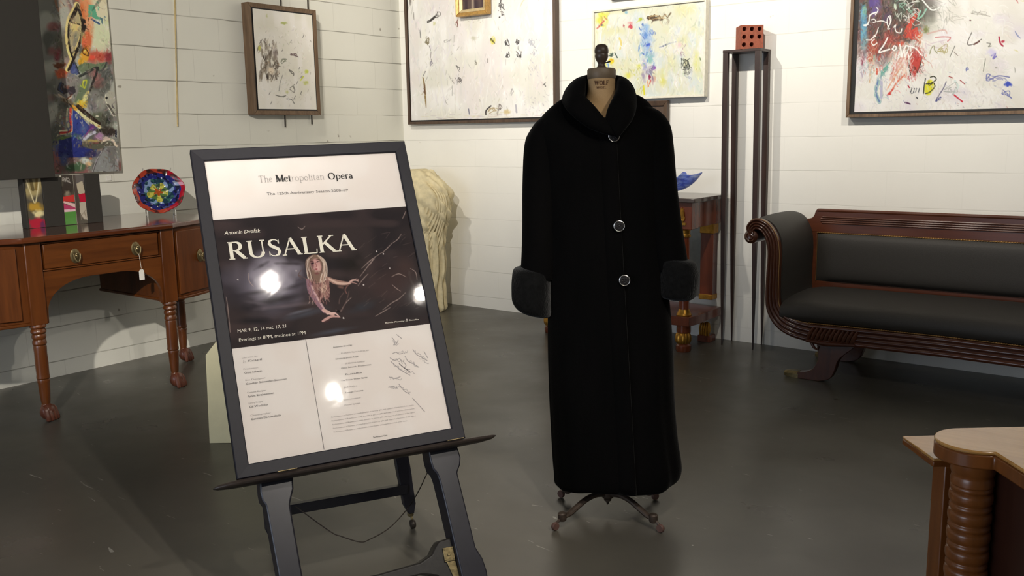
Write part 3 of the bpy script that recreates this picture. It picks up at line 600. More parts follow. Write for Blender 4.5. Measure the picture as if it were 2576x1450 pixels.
p.stroke([(711, 186), (704, 205), (700, 226)], 1.6, (150, 148, 140)); p.stroke([(692, 236), (705, 240), (716, 238)], 2.2, (120, 120, 110)); p.stroke([(718, 246), (730, 248), (736, 258)], 1.8, (110, 110, 104)); p.scribble(732, 220, 8, 10, 8, 2, (126, 122, 112), .8, 4)
for x, y, l in ((755, 166, 5), (748, 202, 7), (760, 190, 5), (757, 227, 10), (740, 239, 9), (679, 228, 6), (769, 86, 6), (737, 98, 6), (714, 122, 4), (682, 252, 7)):
    p.stroke([(x, y), (x - l * .5, y + l)], 3.2, (54, 50, 48), .95, taper=True)
p.blob(771, 178, 7, 6, (206, 214, 100), .8, .5); p.blob(768, 206, 9, 7, (206, 210, 130), .8, .5); p.stroke([(755, 200), (763, 190)], 3, (214, 222, 90)); p.blob(720, 228, 5, 6, (206, 208, 140), .6, .5)
p.dabs(662, 60, 785, 255, 80, 3, 9, 1.6, [(176, 170, 158), (146, 140, 130), (206, 196, 180), (196, 200, 170)], 90, 60, .6)
p.texture(655, 60, 785, 262, 260, 3, 10, 1.6, 26)
r = thing('framed_picture', (X0, -1.3, 1.94), 'upright white abstract picture in weathered walnut frame on the left wall', 'picture')
f = MB(); frame4(f, V3((X0 + .028, Y[0], Z[1])), V3((0, Y[1] - Y[0], 0)), V3((0, 0, Z[0] - Z[1])), V3((1, 0, 0)), .034, .072, .064); f.build('frame', M_frame_brown, r, bevel=.003)
PB.build('canvas', (.058, Y[0] + .040, Z[1] - .040), (0, Y[1] - Y[0] - .08, 0), (0, 0, -(Z[1] - Z[0] - .08)), M_paint, r, .001)
MB().box((X0 + .028, Y[0] + .02, Z[0] + .02), (.053, Y[1] - .02, Z[1] - .02)).build('backing', M_black, r, smooth=False)

# --- large white painting on the back wall next to the corner
p = PC = Painter([(1014, -117), (1392, -183), (1396, 302), (1028, 311)], 390, 460, (232, 230, 224))
p.wash((244, 242, 238), 16, 60, 1, .4, .75, .9); p.wash((224, 222, 208), 50, 50, 2, .5, .8, .6); p.wash((232, 222, 222), 40, 70, 5, .5, .8, .5)
p.dabs(1020, -160, 1390, 300, 260, 16, 60, 5, [(244, 243, 240), (224, 222, 218), (236, 232, 222), (230, 226, 230), (240, 238, 224)], 90, 14, .6)
p.dabs(1025, -150, 1388, 295, 130, 5, 18, 1.8, [(178, 176, 172), (196, 190, 196), (150, 148, 142), (206, 202, 180)], 90, 40, .6)
p.dabs(1022, -60, 1042, 26, 16, 10, 30, 2.2, [(92, 88, 80), (150, 140, 124)], 95, 12, .8)
p.stroke([(1076, 50), (1086, 44), (1096, 36)], 6, (62, 58, 56)); p.scribble(1103, 33, 9, 10, 12, 1.8, (84, 80, 78), .9, 2); p.blob(1093, 54, 5, 6, (210, 208, 150), .8, .5)
p.scribble(1073, 100, 6, 10, 12, 2, (120, 110, 80), .9, 6); p.stroke([(1079, 112), (1084, 128), (1083, 142), (1088, 158)], 1.6, (140, 134, 130)); p.scribble(1086, 158, 5, 8, 7, 1.8, (130, 124, 140), .8, 5)
p.stroke([(1061, 196), (1065, 215), (1067, 240), (1070, 276)], [3, 5, 6, 2], (150, 128, 88)); p.stroke([(1065, 214), (1067, 240)], 3, (104, 76, 60)); p.stroke([(1062, 192), (1068, 180)], 2, (110, 108, 110))
p.stroke([(1053, 72), (1055, 92)], 2.4, (130, 132, 128)); p.scribble(1130, 100, 10, 5, 8, 1.3, (150, 146, 142), .8, 9); p.blob(1199, 92, 8, 7, (206, 204, 186), .8, .5, -20); p.stroke([(1148, 84), (1147, 112)], 1.4, (178, 176, 172))
for x, y, l in ((1134, 192, 9), (1142, 204, 8), (1150, 196, 8), (1163, 200, 10), (1157, 172, 9), (1160, 206, 6)):
    p.stroke([(x, y), (x + 5, y + l)], 3, (60, 56, 54), .95, taper=True)
p.scribble(1161, 203, 7, 8, 8, 2, (86, 80, 80), .9, 7); p.scribble(1157, 170, 7, 6, 6, 1.8, (90, 88, 86), .9, 8); p.stroke([(1143, 218), (1142, 244)], 1.2, (160, 158, 156)); p.stroke([(1150, 218), (1150, 290)], 1.2, (196, 192, 176))
p.scribble(1209, 156, 6, 8, 9, 1.6, (120, 116, 104), .9, 1); p.stroke([(1236, 146), (1236, 156)], 2, (140, 136, 130))
p.blob(1249, 98, 8, 13, (222, 214, 110), 1, .4, 12); p.scribble(1249, 98, 6, 9, 7, 2.2, (96, 92, 48), .9, 3)
for cx, cy in ((1285, 103), (1311, 103), (1286, 136), (1313, 135)):
    p.blob(cx, cy, 10, 12, (246, 244, 240), .8, .5); p.scribble(cx, cy, 6, 8, 11, 2, (66, 64, 64), .95, int(cx)); 
p.scribble(1272, 8, 8, 12, 12, 1.8, (88, 88, 88), .9, 3); p.dabs(1262, 18, 1276, 42, 10, 2, 6, 3, [(50, 50, 52)], 90, 60, .95); p.stroke([(1264, -40), (1270, -20), (1268, 0)], 3, (90, 90, 90))
p.scribble(1154, 54, 4, 9, 8, 2, (120, 70, 60), .9, 4); p.dabs(1180, 38, 1226, 48, 10, 2, 6, 1.4, [(150, 130, 120)], 90, 60)
p.scribble(1346, 105, 9, 16, 12, 1.6, (160, 164, 178), .8, 3); p.dabs(1338, 90, 1358, 190, 26, 3, 8, 2, [(170, 172, 190), (190, 190, 196)], 90, 40, .8)
p.stroke([(1231, 295), (1232, 284), (1244, 272)], 3.4, (66, 60, 60)); p.scribble(1250, 284, 16, 10, 12, 2, (170, 150, 110), .8, 5); p.scribble(1266, 276, 6, 10, 8, 1.8, (110, 100, 96), .9, 7); p.blob(1285, 288, 14, 8, (214, 196, 150), .7, .5)
p.scribble(1298, 234, 5, 12, 7, 1.4, (156, 152, 156), .8, 5); p.scribble(1373, 218, 4, 7, 6, 2, (100, 98, 96), .9, 4); p.stroke([(1186, 280), (1188, 294)], 2.4, (120, 120, 140)); p.stroke([(1306, 270), (1308, 290)], 4, (186, 184, 192)); p.dabs(1325, 240, 1385, 295, 30, 3, 10, 2, [(190, 186, 200), (170, 166, 170)], 60, 60, .6)
p.dabs(1030, 292, 1390, 308, 40, 10, 30, 3, [(206, 186, 176), (216, 206, 170), (190, 180, 186)], 0, 12, .5)
p.dabs(1040, -160, 1380, -10, 40, 8, 26, 3, [(96, 92, 90), (190, 180, 120), (150, 150, 160)], 80, 60, .7)
p.texture(1020, 0, 1392, 305, 700, 4, 20, 2.6, 22, 90, 35)
p.img *= .97
r = thing('abstract_painting', (.8, 0, 2.17), 'large white abstract painting in thin dark frame on the back wall by the corner', 'painting')
f = MB(); frame4(f, V3((.07, -.008, 2.85)), V3((1.485, 0, 0)), V3((0, 0, -1.36)), V3((0, -1, 0)), .022, .052); f.build('frame', M_frame_dark, r, bevel=.002)
PC.build('canvas', (.10, -.046, 2.825), (1.428, 0, 0), (0, 0, -1.302), M_paint, r, .001)
MB().box((.092, -.0445, 1.512), (1.535, -.01, 2.83)).build('backing', M_black, r, smooth=False)
# small gilt frame hung in front of it
r = thing('gilt_framed_picture', (.82, -.055, 2.5), 'small gilt framed picture hung over the large white painting', 'picture')
O = V3((.665, -.058, 2.72)); f = MB(); frame4(f, O, V3((.305, 0, 0)), V3((0, 0, -.42)), V3((0, -1, 0)), .028, .06, .048); f.build('frame', M_gold_fr, r, bevel=.004)
f = MB(); frame4(f, O + V3((.028, 0, -.028)), V3((.249, 0, 0)), V3((0, 0, -.364)), V3((0, -1, 0)), .024, .048, .034); f.build('liner', M_gold_lt, r, bevel=.003)
pp = Painter([(0, 0), (60, 0), (60, 90), (0, 90)], 61, 91, (92, 78, 74)); pp.wash((70, 58, 62), 10, 20, 3, .4, .7); pp.stroke([(30, 0), (29, 90)], [5, 7], (176, 160, 138), .8, soft=5); pp.blob(30, 30, 12, 20, (150, 130, 110), .9, .6)
pp.build('picture', (.717, -.086, 2.668), (.201, 0, 0), (0, 0, -.316), M_print, r)
MB().box((.68, -.084, 2.315), (.955, -.06, 2.705)).build('backing', M_black, r, smooth=False)

# --- pastel painting behind the coat
p = PD = Painter([(1496, 35), (1773, 6), (1769, 236), (1496, 247)], 310, 230, (226, 228, 206))
p.wash((236, 236, 228), 30, 40, 1, .4, .8, .9); p.wash((224, 222, 168), 40, 26, 2, .5, .8, .7); p.wash((216, 226, 226), 26, 50, 3, .55, .8, .8)
p.dabs(1498, 20, 1768, 236, 220, 10, 40, 6, [(238, 238, 230), (222, 226, 206), (216, 226, 226), (232, 228, 196), (240, 236, 240)], 90, 30, .6)
p.blob(1516, 45, 20, 26, (222, 224, 96), 1, .4, 0, .3); p.blob(1520, 52, 10, 12, (232, 226, 160), .8, .5); p.stroke([(1502, 72), (1510, 64), (1520, 54)], 4, (206, 110, 96)); p.blob(1516, 64, 4, 3, (86, 92, 110), 1, .3); p.stroke([(1515, 70), (1512, 90), (1512, 106)], 3, (240, 240, 240))
p.stroke([(1570, 29), (1584, 25)], 4, (56, 60, 62)); p.blob(1580, 32, 5, 5, (150, 190, 206), .9, .5); p.blob(1591, 67, 7, 7, (206, 84, 96), 1, .3, 0, .3); p.blob(1573, 66, 3, 5, (190, 110, 110), .9, .4); p.blob(1590, 58, 9, 5, (226, 160, 160), .8, .5); p.blob(1616, 49, 6, 5, (180, 190, 80), .9, .4)
p.stroke([(1634, 46), (1644, 40), (1636, 50), (1652, 38), (1650, 50), (1664, 40), (1668, 48), (1678, 36), (1684, 44), (1692, 33)], 3.4, (104, 82, 56), .9, sm=False); p.scribble(1652, 46, 20, 7, 18, 1.8, (70, 52, 40), .9, 3); p.scribble(1660, 44, 24, 7, 12, 1.4, (190, 160, 110), .8, 9)
for cx, cy, rx, ry, c in ((1630, 70, 12, 18, (160, 194, 226)), (1632, 95, 20, 34, (172, 196, 226)), (1634, 125, 20, 30, (180, 200, 220)), (1636, 140, 14, 18, (150, 190, 200)), (1630, 88, 7, 10, (110, 150, 214)), (1645, 80, 7, 9, (96, 130, 206)), (1636, 112, 8, 6, (76, 104, 204)), (1622, 62, 4, 5, (100, 130, 190)), (1628, 165, 9, 16, (170, 170, 206)), (1640, 150, 9, 10, (150, 196, 190)), (1649, 170, 7, 9, (146, 92, 176)), (1640, 180, 8, 14, (150, 150, 170)), (1625, 190, 7, 18, (170, 160, 180)), (1640, 192, 4, 8, (150, 50, 90)), (1650, 196, 6, 14, (214, 180, 160))):
    p.blob(cx, cy, rx, ry, c, .9, .5, 0, .35)
p.dabs(1612, 60, 1652, 160, 60, 4, 12, 3, [(206, 222, 240), (110, 150, 210), (140, 176, 226), (80, 110, 190), (226, 232, 240), (140, 180, 200)], 80, 50, .9); p.dabs(1614, 160, 1652, 205, 26, 6, 14, 2.6, [(190, 180, 206), (130, 120, 150), (206, 200, 190)], 95, 20, .9)
p.stroke([(1624, 215), (1626, 236)], 4, (226, 220, 60)); p.stroke([(1634, 202), (1637, 216)], 2.4, (230, 150, 90)); p.stroke([(1642, 200), (1640, 210)], 2.6, (214, 90, 60))
p.stroke([(1664, 118), (1676, 114), (1690, 108), (1706, 104)], 3, (172, 178, 196), .8); p.stroke([(1673, 115), (1682, 111)], 4, (120, 128, 150)); p.blob(1714, 112, 12, 10, (232, 206, 210), .7, .6); p.dabs(1716, 104, 1728, 138, 14, 4, 10, 1.6, [(150, 110, 130), (180, 160, 180)], 80, 50, .8)
p.scribble(1728, 160, 10, 14, 18, 1.8, (66, 70, 64), .95, 4); p.scribble(1732, 178, 12, 10, 12, 1.4, (110, 114, 110), .8, 7); p.stroke([(1718, 146), (1722, 166), (1730, 170)], 2, (50, 54, 50)); p.scribble(1732, 194, 12, 6, 8, 1.2, (150, 160, 180), .7, 8)
p.stroke([(1562, 96), (1566, 108), (1563, 122)], 5, (232, 210, 110), .8); p.blob(1541, 137, 7, 6, (76, 96, 84), 1, .4, 0, .4); p.stroke([(1549, 132), (1556, 144)], 3, (84, 100, 86)); p.blob(1541, 153, 10, 9, (234, 214, 50), 1, .4, 0, .3); p.blob(1541, 150, 5, 3, (220, 170, 60), .8, .4); p.blob(1524, 165, 5, 7, (236, 226, 80), 1, .4); p.stroke([(1532, 160), (1532, 168)], 3, (110, 150, 200))
p.blob(1585, 188, 12, 12, (224, 222, 110), .7, .6); p.blob(1612, 165, 9, 9, (222, 224, 120), .7, .6); p.dabs(1565, 140, 1625, 230, 36, 4, 12, 3, [(214, 214, 120), (170, 178, 110), (226, 220, 150), (200, 206, 170)], 85, 40, .8)
p.blob(1672, 200, 10, 26, (226, 224, 130), .7, .6); p.blob(1754, 150, 10, 30, (224, 226, 150), .7, .6); p.stroke([(1762, 142), (1763, 150)], 2, (110, 130, 80)); p.stroke([(1760, 54), (1760, 66)], 1.6, (110, 124, 104)); p.dabs(1660, 60, 1764, 225, 60, 8, 26, 5, [(232, 230, 214), (224, 226, 190), (214, 218, 226), (236, 236, 232)], 90, 20, .7)
p.texture(1496, 10, 1772, 240, 700, 4, 18, 2.8, 30, 90, 45)
p.img *= .95
r = thing('abstract_painting', (2.3, 0, 1.93), 'pastel abstract painting with blue figure-like streak in thin white frame behind the dress form', 'painting')
f = MB(); frame4(f, V3((1.87, -.008, 2.245)), V3((.862, 0, 0)), V3((0, 0, -.618)), V3((0, -1, 0)), .012, .05); f.build('frame', plain('white tray moulding', (226, 222, 206), .5), r, bevel=.002)
PD.build('canvas', (1.885, -.046, 2.228), (.832, 0, 0), (0, 0, -.586), M_paint, r, .001)
MB().box((1.88, -.0445, 1.637), (2.722, -.01, 2.236)).build('backing', M_canvas_edge, r, smooth=False)
# a dark frame that shows just past the coat's shoulder, and the edge of a frame above the pastel painting
r = thing('framed_picture', (2.3, 0, 1.52), 'dark brown framed picture mostly hidden behind the shoulder of the coat', 'picture')
f = MB(); frame4(f, V3((2.13, -.008, 1.612)), V3((.325, 0, 0)), V3((0, 0, -.22)), V3((0, -1, 0)), .035, .035, .025); f.build('frame', M_frame_dark, r, bevel=.003)
MB().box((2.15, -.02, 1.41), (2.44, -.01, 1.59)).build('picture', M_frame_dark, r, smooth=False)
r = thing('framed_picture', (2.1, 0, 2.45), 'dark framed picture above the pastel painting, only its bottom edge in view', 'picture')
f = MB(); frame4(f, V3((2.0, -.008, 2.70)), V3((.21, 0, 0)), V3((0, 0, -.392)), V3((0, -1, 0)), .03, .035, .03); f.build('frame', M_frame_blk, r, bevel=.003)
MB().box((2.02, -.02, 2.33), (2.19, -.01, 2.68)).build('picture', M_gold_lt, r, smooth=False)

# --- large scrawled painting over the sofa
p = PE = Painter([(2165, -250), (2987, -381), (2921, 272), (2140, 290)], 640, 470, (238, 236, 228))
p.wash((228, 224, 214), 60, 40, 1, .45, .8, .6); p.wash((246, 244, 240), 30, 30, 2, .45, .8, .8); p.wash((226, 218, 230), 50, 40, 3, .6, .85, .5)
p.blob(2225, -20, 165, 140, (96, 88, 84), 1, .3, 30, .18, 3); p.blob(2205, 80, 85, 90, (112, 80, 76), 1, .4, 30, .25, 4); p.blob(2305, 20, 70, 75, (92, 92, 80), 1, .35, 0, .25, 6); p.blob(2265, 75, 60, 50, (104, 84, 74), 1, .4, 0, .3, 8)
p.dabs(2160, -80, 2340, 90, 220, 16, 50, 6, [(110, 100, 94), (72, 62, 70), (130, 116, 100), (84, 94, 80), (140, 74, 70), (70, 80, 78), (60, 54, 50)], 110, 60, .7)
p.blob(2200, 10, 22, 34, (104, 84, 150), .95, .5, 20, .3); p.blob(2190, 0, 10, 22, (94, 74, 140), 1, .5); p.blob(2240, 40, 16, 20, (84, 66, 88), .8, .5)
p.blob(2168, 60, 12, 60, (90, 140, 176), 1, .4, 0, .3); p.blob(2166, 80, 8, 40, (110, 170, 196), .9, .5); p.blob(2172, 110, 14, 40, (126, 160, 168), .9, .5, 10); p.blob(2168, 25, 9, 22, (130, 176, 150), .9, .5)
p.blob(2195, 120, 20, 30, (170, 80, 62), .95, .5, 0, .3); p.blob(2245, 100, 34, 26, (160, 74, 66), .8, .6, -20, .3); p.blob(2190, 150, 12, 22, (190, 120, 92), .8, .5); p.blob(2165, 150, 9, 20, (140, 60, 80), .8, .5); p.blob(2225, 150, 20, 26, (140, 122, 124), .8, .6)
p.poly([(2300, 75), (2282, 92), (2296, 60), (2318, 30), (2326, 24), (2328, 34), (2312, 56), (2308, 72), (2326, 62), (2334, 90), (2330, 100), (2300, 90), (2288, 94)], (206, 76, 58)); p.blob(2312, 84, 24, 14, (200, 74, 60), .95, .4, 0, .3); p.blob(2275, 108, 22, 10, (206, 92, 70), .8, .5); p.blob(2332, 95, 8, 18, (206, 116, 84), .8, .5)
p.dabs(2180, 100, 2330, 150, 70, 8, 26, 4, [(190, 84, 70), (150, 70, 62), (214, 150, 120), (120, 100, 96), (206, 110, 90)], 110, 30, .8)
p.blob(2322, 145, 20, 26, (188, 64, 60), .95, .4, 10, .2); p.poly([(2306, 150), (2338, 142), (2336, 160), (2326, 180), (2320, 196), (2310, 196), (2304, 175)], (196, 70, 62)); p.stroke([(2305, 148), (2303, 168), (2308, 190)], 3, (70, 62, 50)); p.stroke([(2338, 140), (2337, 158), (2326, 184)], 3, (60, 60, 48)); p.dabs(2300, 192, 2322, 206, 12, 4, 12, 2.6, [(196, 50, 50)], 120, 50, .9)
p.dabs(2255, 125, 2300, 190, 50, 12, 34, 4, [(214, 130, 112), (228, 190, 170), (196, 90, 80), (236, 226, 214)], 105, 20, .8); p.stroke([(2290, 190), (2268, 210), (2250, 236), (2240, 244)], 5, (222, 120, 92), .9); p.blob(2246, 240, 6, 6, (214, 60, 60), 1, .4); p.stroke([(2275, 175), (2255, 205), (2238, 230)], 4, (232, 170, 140), .9)
p.stroke([(2236, 172), (2222, 186), (2210, 215), (2206, 240), (2216, 262)], 12, (156, 190, 190), .9, rough=.4); p.stroke([(2238, 170), (2222, 190)], 10, (110, 170, 156)); p.stroke([(2214, 196), (2206, 236), (2216, 262)], 4, (110, 134, 180)); p.stroke([(2222, 205), (2222, 250)], 8, (176, 176, 206), .8); p.stroke([(2200, 180), (2196, 165)], 5, (190, 90, 70)); p.stroke([(2208, 175), (2208, 188)], 6, (212, 100, 80))
p.stroke([(2180, 150), (2188, 180), (2186, 210)], 5, (206, 170, 130), .8); p.stroke([(2200, 140), (2198, 170)], 6, (120, 180, 160), .8); p.dabs(2160, 150, 2200, 185, 20, 8, 20, 3, [(190, 120, 100), (140, 120, 150), (150, 190, 180)], 95, 20, .8)
p.texture(2150, -5, 2345, 200, 900, 5, 20, 3, 44, 100, 60); p.texture(2150, 100, 2576, 285, 700, 4, 22, 2.6, 20, 80, 70); p.texture(2340, -5, 2576, 285, 600, 5, 30, 2.4, 20, 60, 70)
W_ = (252, 251, 246)
for pts, ww in (([(2204, 26), (2186, 34), (2183, 50), (2176, 60), (2168, 60), (2180, 58)], 4), ([(2207, 14), (2211, 20), (2203, 32)], 3), ([(2190, 46), (2200, 44), (2204, 50), (2196, 52)], 2.6), ([(2208, 50), (2224, 48), (2240, 54)], 2.6), ([(2247, 34), (2250, 46), (2242, 62), (2238, 48), (2243, 36), (2248, 50), (2240, 68), (2246, 68)], 3), ([(2258, 64), (2264, 58), (2262, 66), (2266, 76), (2278, 78), (2282, 68)], 3),
                ([(2212, 66), (2206, 82), (2198, 88)], 2.6), ([(2176, 98), (2188, 98), (2196, 92), (2204, 88)], 3), ([(2200, 96), (2192, 104), (2198, 112), (2208, 106)], 3), ([(2240, 92), (2228, 112), (2214, 130), (2232, 126), (2246, 122)], 4.2), ([(2256, 120), (2260, 113), (2266, 118), (2260, 125), (2254, 121)], 4), ([(2276, 110), (2280, 128), (2282, 142), (2288, 124), (2294, 112)], 4), ([(2294, 112), (2320, 118), (2336, 134), (2342, 138)], 3.6), ([(2292, 124), (2290, 142), (2298, 130), (2304, 142), (2312, 130)], 3)):
    p.stroke(pts, ww, W_, .95)
for _ in range(26): p.scribble(PE.rg.uniform(2256, 2340), PE.rg.uniform(-60, 50), 16, 14, 5, 1.8, [(226, 234, 222), (60, 64, 58), (150, 200, 176), (236, 236, 230)][PE.rg.randint(4)], .8)
p.stroke([(2340, -10), (2356, 8), (2372, 18), (2400, 6)], 4, (240, 242, 236)); p.stroke([(2336, 20), (2328, 40), (2340, 34), (2352, 16)], 4, (150, 206, 182)); p.blob(2262, 10, 6, 10, (206, 222, 200), .9, .4); p.blob(2366, 60, 40, 30, (206, 206, 192), .5, .7); p.dabs(2340, -20, 2430, 60, 60, 10, 26, 2, [(170, 172, 160), (214, 216, 206), (140, 140, 132)], 60, 60, .6)
p.blob(2352, 70, 10, 12, (130, 136, 84), .8, .5); p.stroke([(2356, 80), (2400, 70), (2410, 78)], 4, (214, 170, 160), .7); p.stroke([(2378, 90), (2400, 88), (2420, 90), (2412, 100)], 3, (206, 130, 130), .9); p.scribble(2380, 108, 30, 12, 10, 2.4, (214, 196, 206), .7, 4)
p.stroke([(2362, 134), (2366, 120), (2374, 112), (2376, 124), (2384, 132)], 2.2, (150, 152, 110)); p.scribble(2398, 120, 16, 14, 12, 1.8, (176, 166, 110), .9, 6); p.stroke([(2432, 112), (2418, 142)], 1.8, (110, 112, 104)); p.stroke([(2430, 128), (2440, 138)], 2, (150, 140, 130))
p.stroke([(2478, 76), (2466, 106), (2480, 108), (2504, 94)], 2, (96, 90, 84)); p.stroke([(2484, 108), (2498, 100)], 4, (110, 70, 66)); p.stroke([(2518, 104), (2528, 106), (2522, 114), (2530, 112)], 2, (130, 130, 120)); p.stroke([(2550, 88), (2553, 104), (2560, 112)], 4, (176, 40, 70)); p.blob(2560, 100, 6, 5, (190, 60, 80), .8, .5)
p.scribble(2505, 26, 28, 10, 12, 1.2, (150, 146, 136), .8, 3); p.scribble(2440, 40, 30, 10, 8, 1.2, (190, 186, 176), .8, 5); p.blob(2474, 44, 4, 2.4, (120, 90, 90), .9, .4)
p.stroke([(2530, 138), (2540, 132), (2534, 146), (2542, 140)], 4, (132, 124, 196)); p.blob(2530, 128, 18, 14, (216, 210, 236), .7, .6); p.stroke([(2514, 146), (2508, 180)], 1.8, (120, 124, 110)); p.scribble(2466, 174, 5, 6, 7, 2.2, (100, 110, 176), .9, 5); p.stroke([(2540, 171), (2544, 171)], 2.4, (130, 130, 110))
p.stroke([(2516, 200), (2518, 188), (2526, 190), (2516, 204), (2530, 200), (2548, 192), (2576, 196)], 3, (112, 116, 176), .9); p.scribble(2545, 200, 28, 8, 14, 1.6, (120, 124, 180), .9, 8); p.blob(2572, 214, 12, 9, (66, 84, 190), 1, .4); p.scribble(2570, 240, 14, 16, 10, 2, (96, 104, 176), .9, 3)
p.blob(2361, 222, 14, 26, (226, 222, 48), 1, .25, 15, .15); p.stroke([(2364, 196), (2374, 194), (2380, 202), (2366, 212), (2352, 214)], 3, (52, 52, 30)); p.stroke([(2374, 212), (2376, 222), (2362, 236), (2350, 240)], 3, (60, 60, 30)); p.stroke([(2360, 206), (2360, 218), (2370, 212)], 2.4, (56, 56, 30)); p.stroke([(2350, 200), (2346, 222), (2345, 240)], 3, (50, 56, 50))
for x in (2308, 2316, 2322, 2330): p.stroke([(x + 3, 226), (x, 236)], 2.4, (84, 84, 92))
p.stroke([(2306, 234), (2310, 240), (2318, 236)], 2, (84, 84, 92)); p.stroke([(2408, 208), (2400, 226), (2388, 244), (2380, 258), (2392, 256)], 3, (120, 116, 140)); p.stroke([(2392, 250), (2380, 260)], 5, (76, 80, 140)); p.stroke([(2432, 206), (2440, 222), (2428, 238)], 6, (214, 230, 226), .8); p.scribble(2420, 226, 22, 18, 12, 1.4, (150, 156, 150), .8, 6)
p.stroke([(2416, 194), (2426, 198)], 2.6, (170, 70, 70)); p.stroke([(2446, 204), (2458, 214)], 2.6, (170, 80, 80)); p.stroke([(2430, 244), (2440, 252), (2452, 262)], 4, (206, 40, 60)); p.stroke([(2300, 218), (2304, 224)], 3.4, (176, 40, 60)); p.stroke([(2292, 264), (2300, 266), (2306, 268)], 4, (92, 52, 90)); p.stroke([(2325, 250), (2327, 253)], 3, (40, 40, 50))
p.dabs(2150, 190, 2576, 280, 120, 6, 24, 3, [(226, 222, 214), (210, 206, 214), (236, 232, 220), (214, 206, 196)], 70, 60, .7); p.dabs(2150, 180, 2576, 280, 40, 3, 8, 1.4, [(150, 146, 150), (180, 120, 120), (120, 130, 170)], 60, 60, .8)
p.dabs(2580, -150, 2900, 260, 90, 10, 40, 3, [(120, 130, 180), (190, 80, 80), (150, 150, 140), (214, 206, 120)], 60, 60, .7)
p.img *= .93
r = thing('abstract_painting', (4.4, 0, 2.1), 'huge white painting with red, violet and scrawled writing over the sofa', 'painting')
f = MB(); frame4(f, V3((3.655, -.008, 2.725)), V3((1.57, 0, 0)), V3((0, 0, -1.255)), V3((0, -1, 0)), .018, .058); f.build('frame', M_frame_brown, r, bevel=.002)
PE.build('canvas', (3.70, -.052, 2.68), (1.48, 0, 0), (0, 0, -1.178), M_paint, r, .001)
MB().box((3.673, -.05, 1.488), (5.207, -.01, 2.707)).build('backing', M_black, r, smooth=False)

# ------------------------------------------------------------------ sideboard along the left wall
ST = .945
r = thing('sideboard', (.45, -3.24, 0), 'long mahogany sideboard with arched kneehole, brass pulls and turned paw-foot legs', 'sideboard')
top_o = [(.02, -4.05), (.70, -4.05), (.81, -3.66), (.835, -3.62), (.835, -2.80), (.81, -2.76), (.69, -2.36), (.02, -2.36)]
MB().prism(top_o, ST - .028, ST, 'XY').build('top', M_top, r, bevel=.005, label='polished top with a moulded edge')
def side_box(s):      # s=+1 right-hand pedestal, -1 left-hand
    f = lambda y: -3.20 + s * (y + 3.20)
    pts = [(.08, f(-2.84)), (.785, f(-2.84)), (.785, f(-2.79)), (.76, f(-2.65)), (.66, f(-2.39)), (.08, f(-2.39))]
    return pts if s > 0 else pts[::-1]
body = MB()
for s in (1, -1): body.prism(side_box(s), .515, ST - .028, 'XY')
body.box((.08, -3.66, .70), (.10, -2.82, ST - .03))
for yy in (-3.60, -2.86): body.box((.735, yy, .50), (.805, yy + .08, ST - .028))
body.build('carcass', M_side_v, r, bevel=.004)
# arched apron under the drawer
ap = [(-3.52, .50)] + [( -3.52 + .012, .50)] + ell(-3.27, .56, .236, .150, 180, 90, 10) + ell(-3.10, .56, .23, .150, 90, 0, 10) + [(-2.87, .50), (-2.86, .50), (-2.86, .765), (-3.52, .765)]
ap = [(y, z) for y, z in ap]
MB().prism(ap, .765, .790, 'YZ').build('apron', M_side, r, bevel=.002)
MB().box((.10, -3.52, .765), (.775, -2.86, ST - .028)).build('drawer_case', M_side, r)
dw = MB().box((.770, -3.505, .775), (.797, -2.875, .900)).build('drawer', M_side, r, bevel=.003)
cb = MB(); cb.box((.79, -3.515, .766), (.800, -2.865, .773)); cb.box((.79, -3.515, .902), (.800, -2.865, .909)); cb.build('cockbead', M_side, r, bevel=.002)
def pull(parent, P, N, name='pull'):
    P = V3(P); N = V3(N).normalized(); M = N.to_track_quat('Z', 'Y').to_matrix(); S = Matrix.Diagonal((1.0, 1.45, 1)); M2 = M @ S
    if abs((M @ V3((0, 1, 0))).z) < .7: M2 = M @ Matrix.Diagonal((1.45, 1.0, 1))
    m = MB(); m.lathe([(.026, 0), (.026, .002), (.020, .005), (.012, .006), (.009, .012), (.008, .02), (.004, .024)], P, 20, M2)
    T = N.cross(V3((0, 0, 1))).normalized()
    path = [P + N * (.020 + .006 * math.sin(PI * k / 12)) + T * (.017 * math.cos(PI * k / 12)) + V3((0, 0, .012 - .042 * math.sin(PI * k / 12))) for k in range(13)]
    m.tube(path, .0042, 8); m.ball(P + N * .022 + V3((0, 0, .012)), .007, 10, 8)
    return m.build(name, M_brass, parent, label='aged brass pull')
pull(dw, (.797, -3.347, .825), (1, 0, 0)); pull(dw, (.797, -3.010, .825), (1, 0, 0))
for s in (1, -1):
    f = lambda y: -3.20 + s * (y + 3.20)
    a = V3((.783, f(-2.79), 0)); b = V3((.665, f(-2.40), 0)); d = (b - a).normalized(); nn = V3((-d.y, d.x, 0)) * (-1 if s > 0 else 1)
    if nn.x < 0: nn = -nn
    a2 = a + d * .025 + nn * .018; b2 = b - d * .02 + nn * .018
    dm = MB(); dm.add([a2 + V3((0, 0, .535)), b2 + V3((0, 0, .535)), b2 + V3((0, 0, .895)), a2 + V3((0, 0, .895)), a2 + nn * .008 + V3((0, 0, .535)), b2 + nn * .008 + V3((0, 0, .535)), b2 + nn * .008 + V3((0, 0, .895)), a2 + nn * .008 + V3((0, 0, .895))],
                       [(0, 1, 2, 3), (4, 5, 6, 7), (0, 1, 5, 4), (1, 2, 6, 5), (2, 3, 7, 6), (3, 0, 4, 7)])
    dr = dm.build('door', M_side_v, r, bevel=.003)
    pull(dr, a2 * .5 + b2 * .5 + nn * .012 + V3((0, 0, .735)), nn)
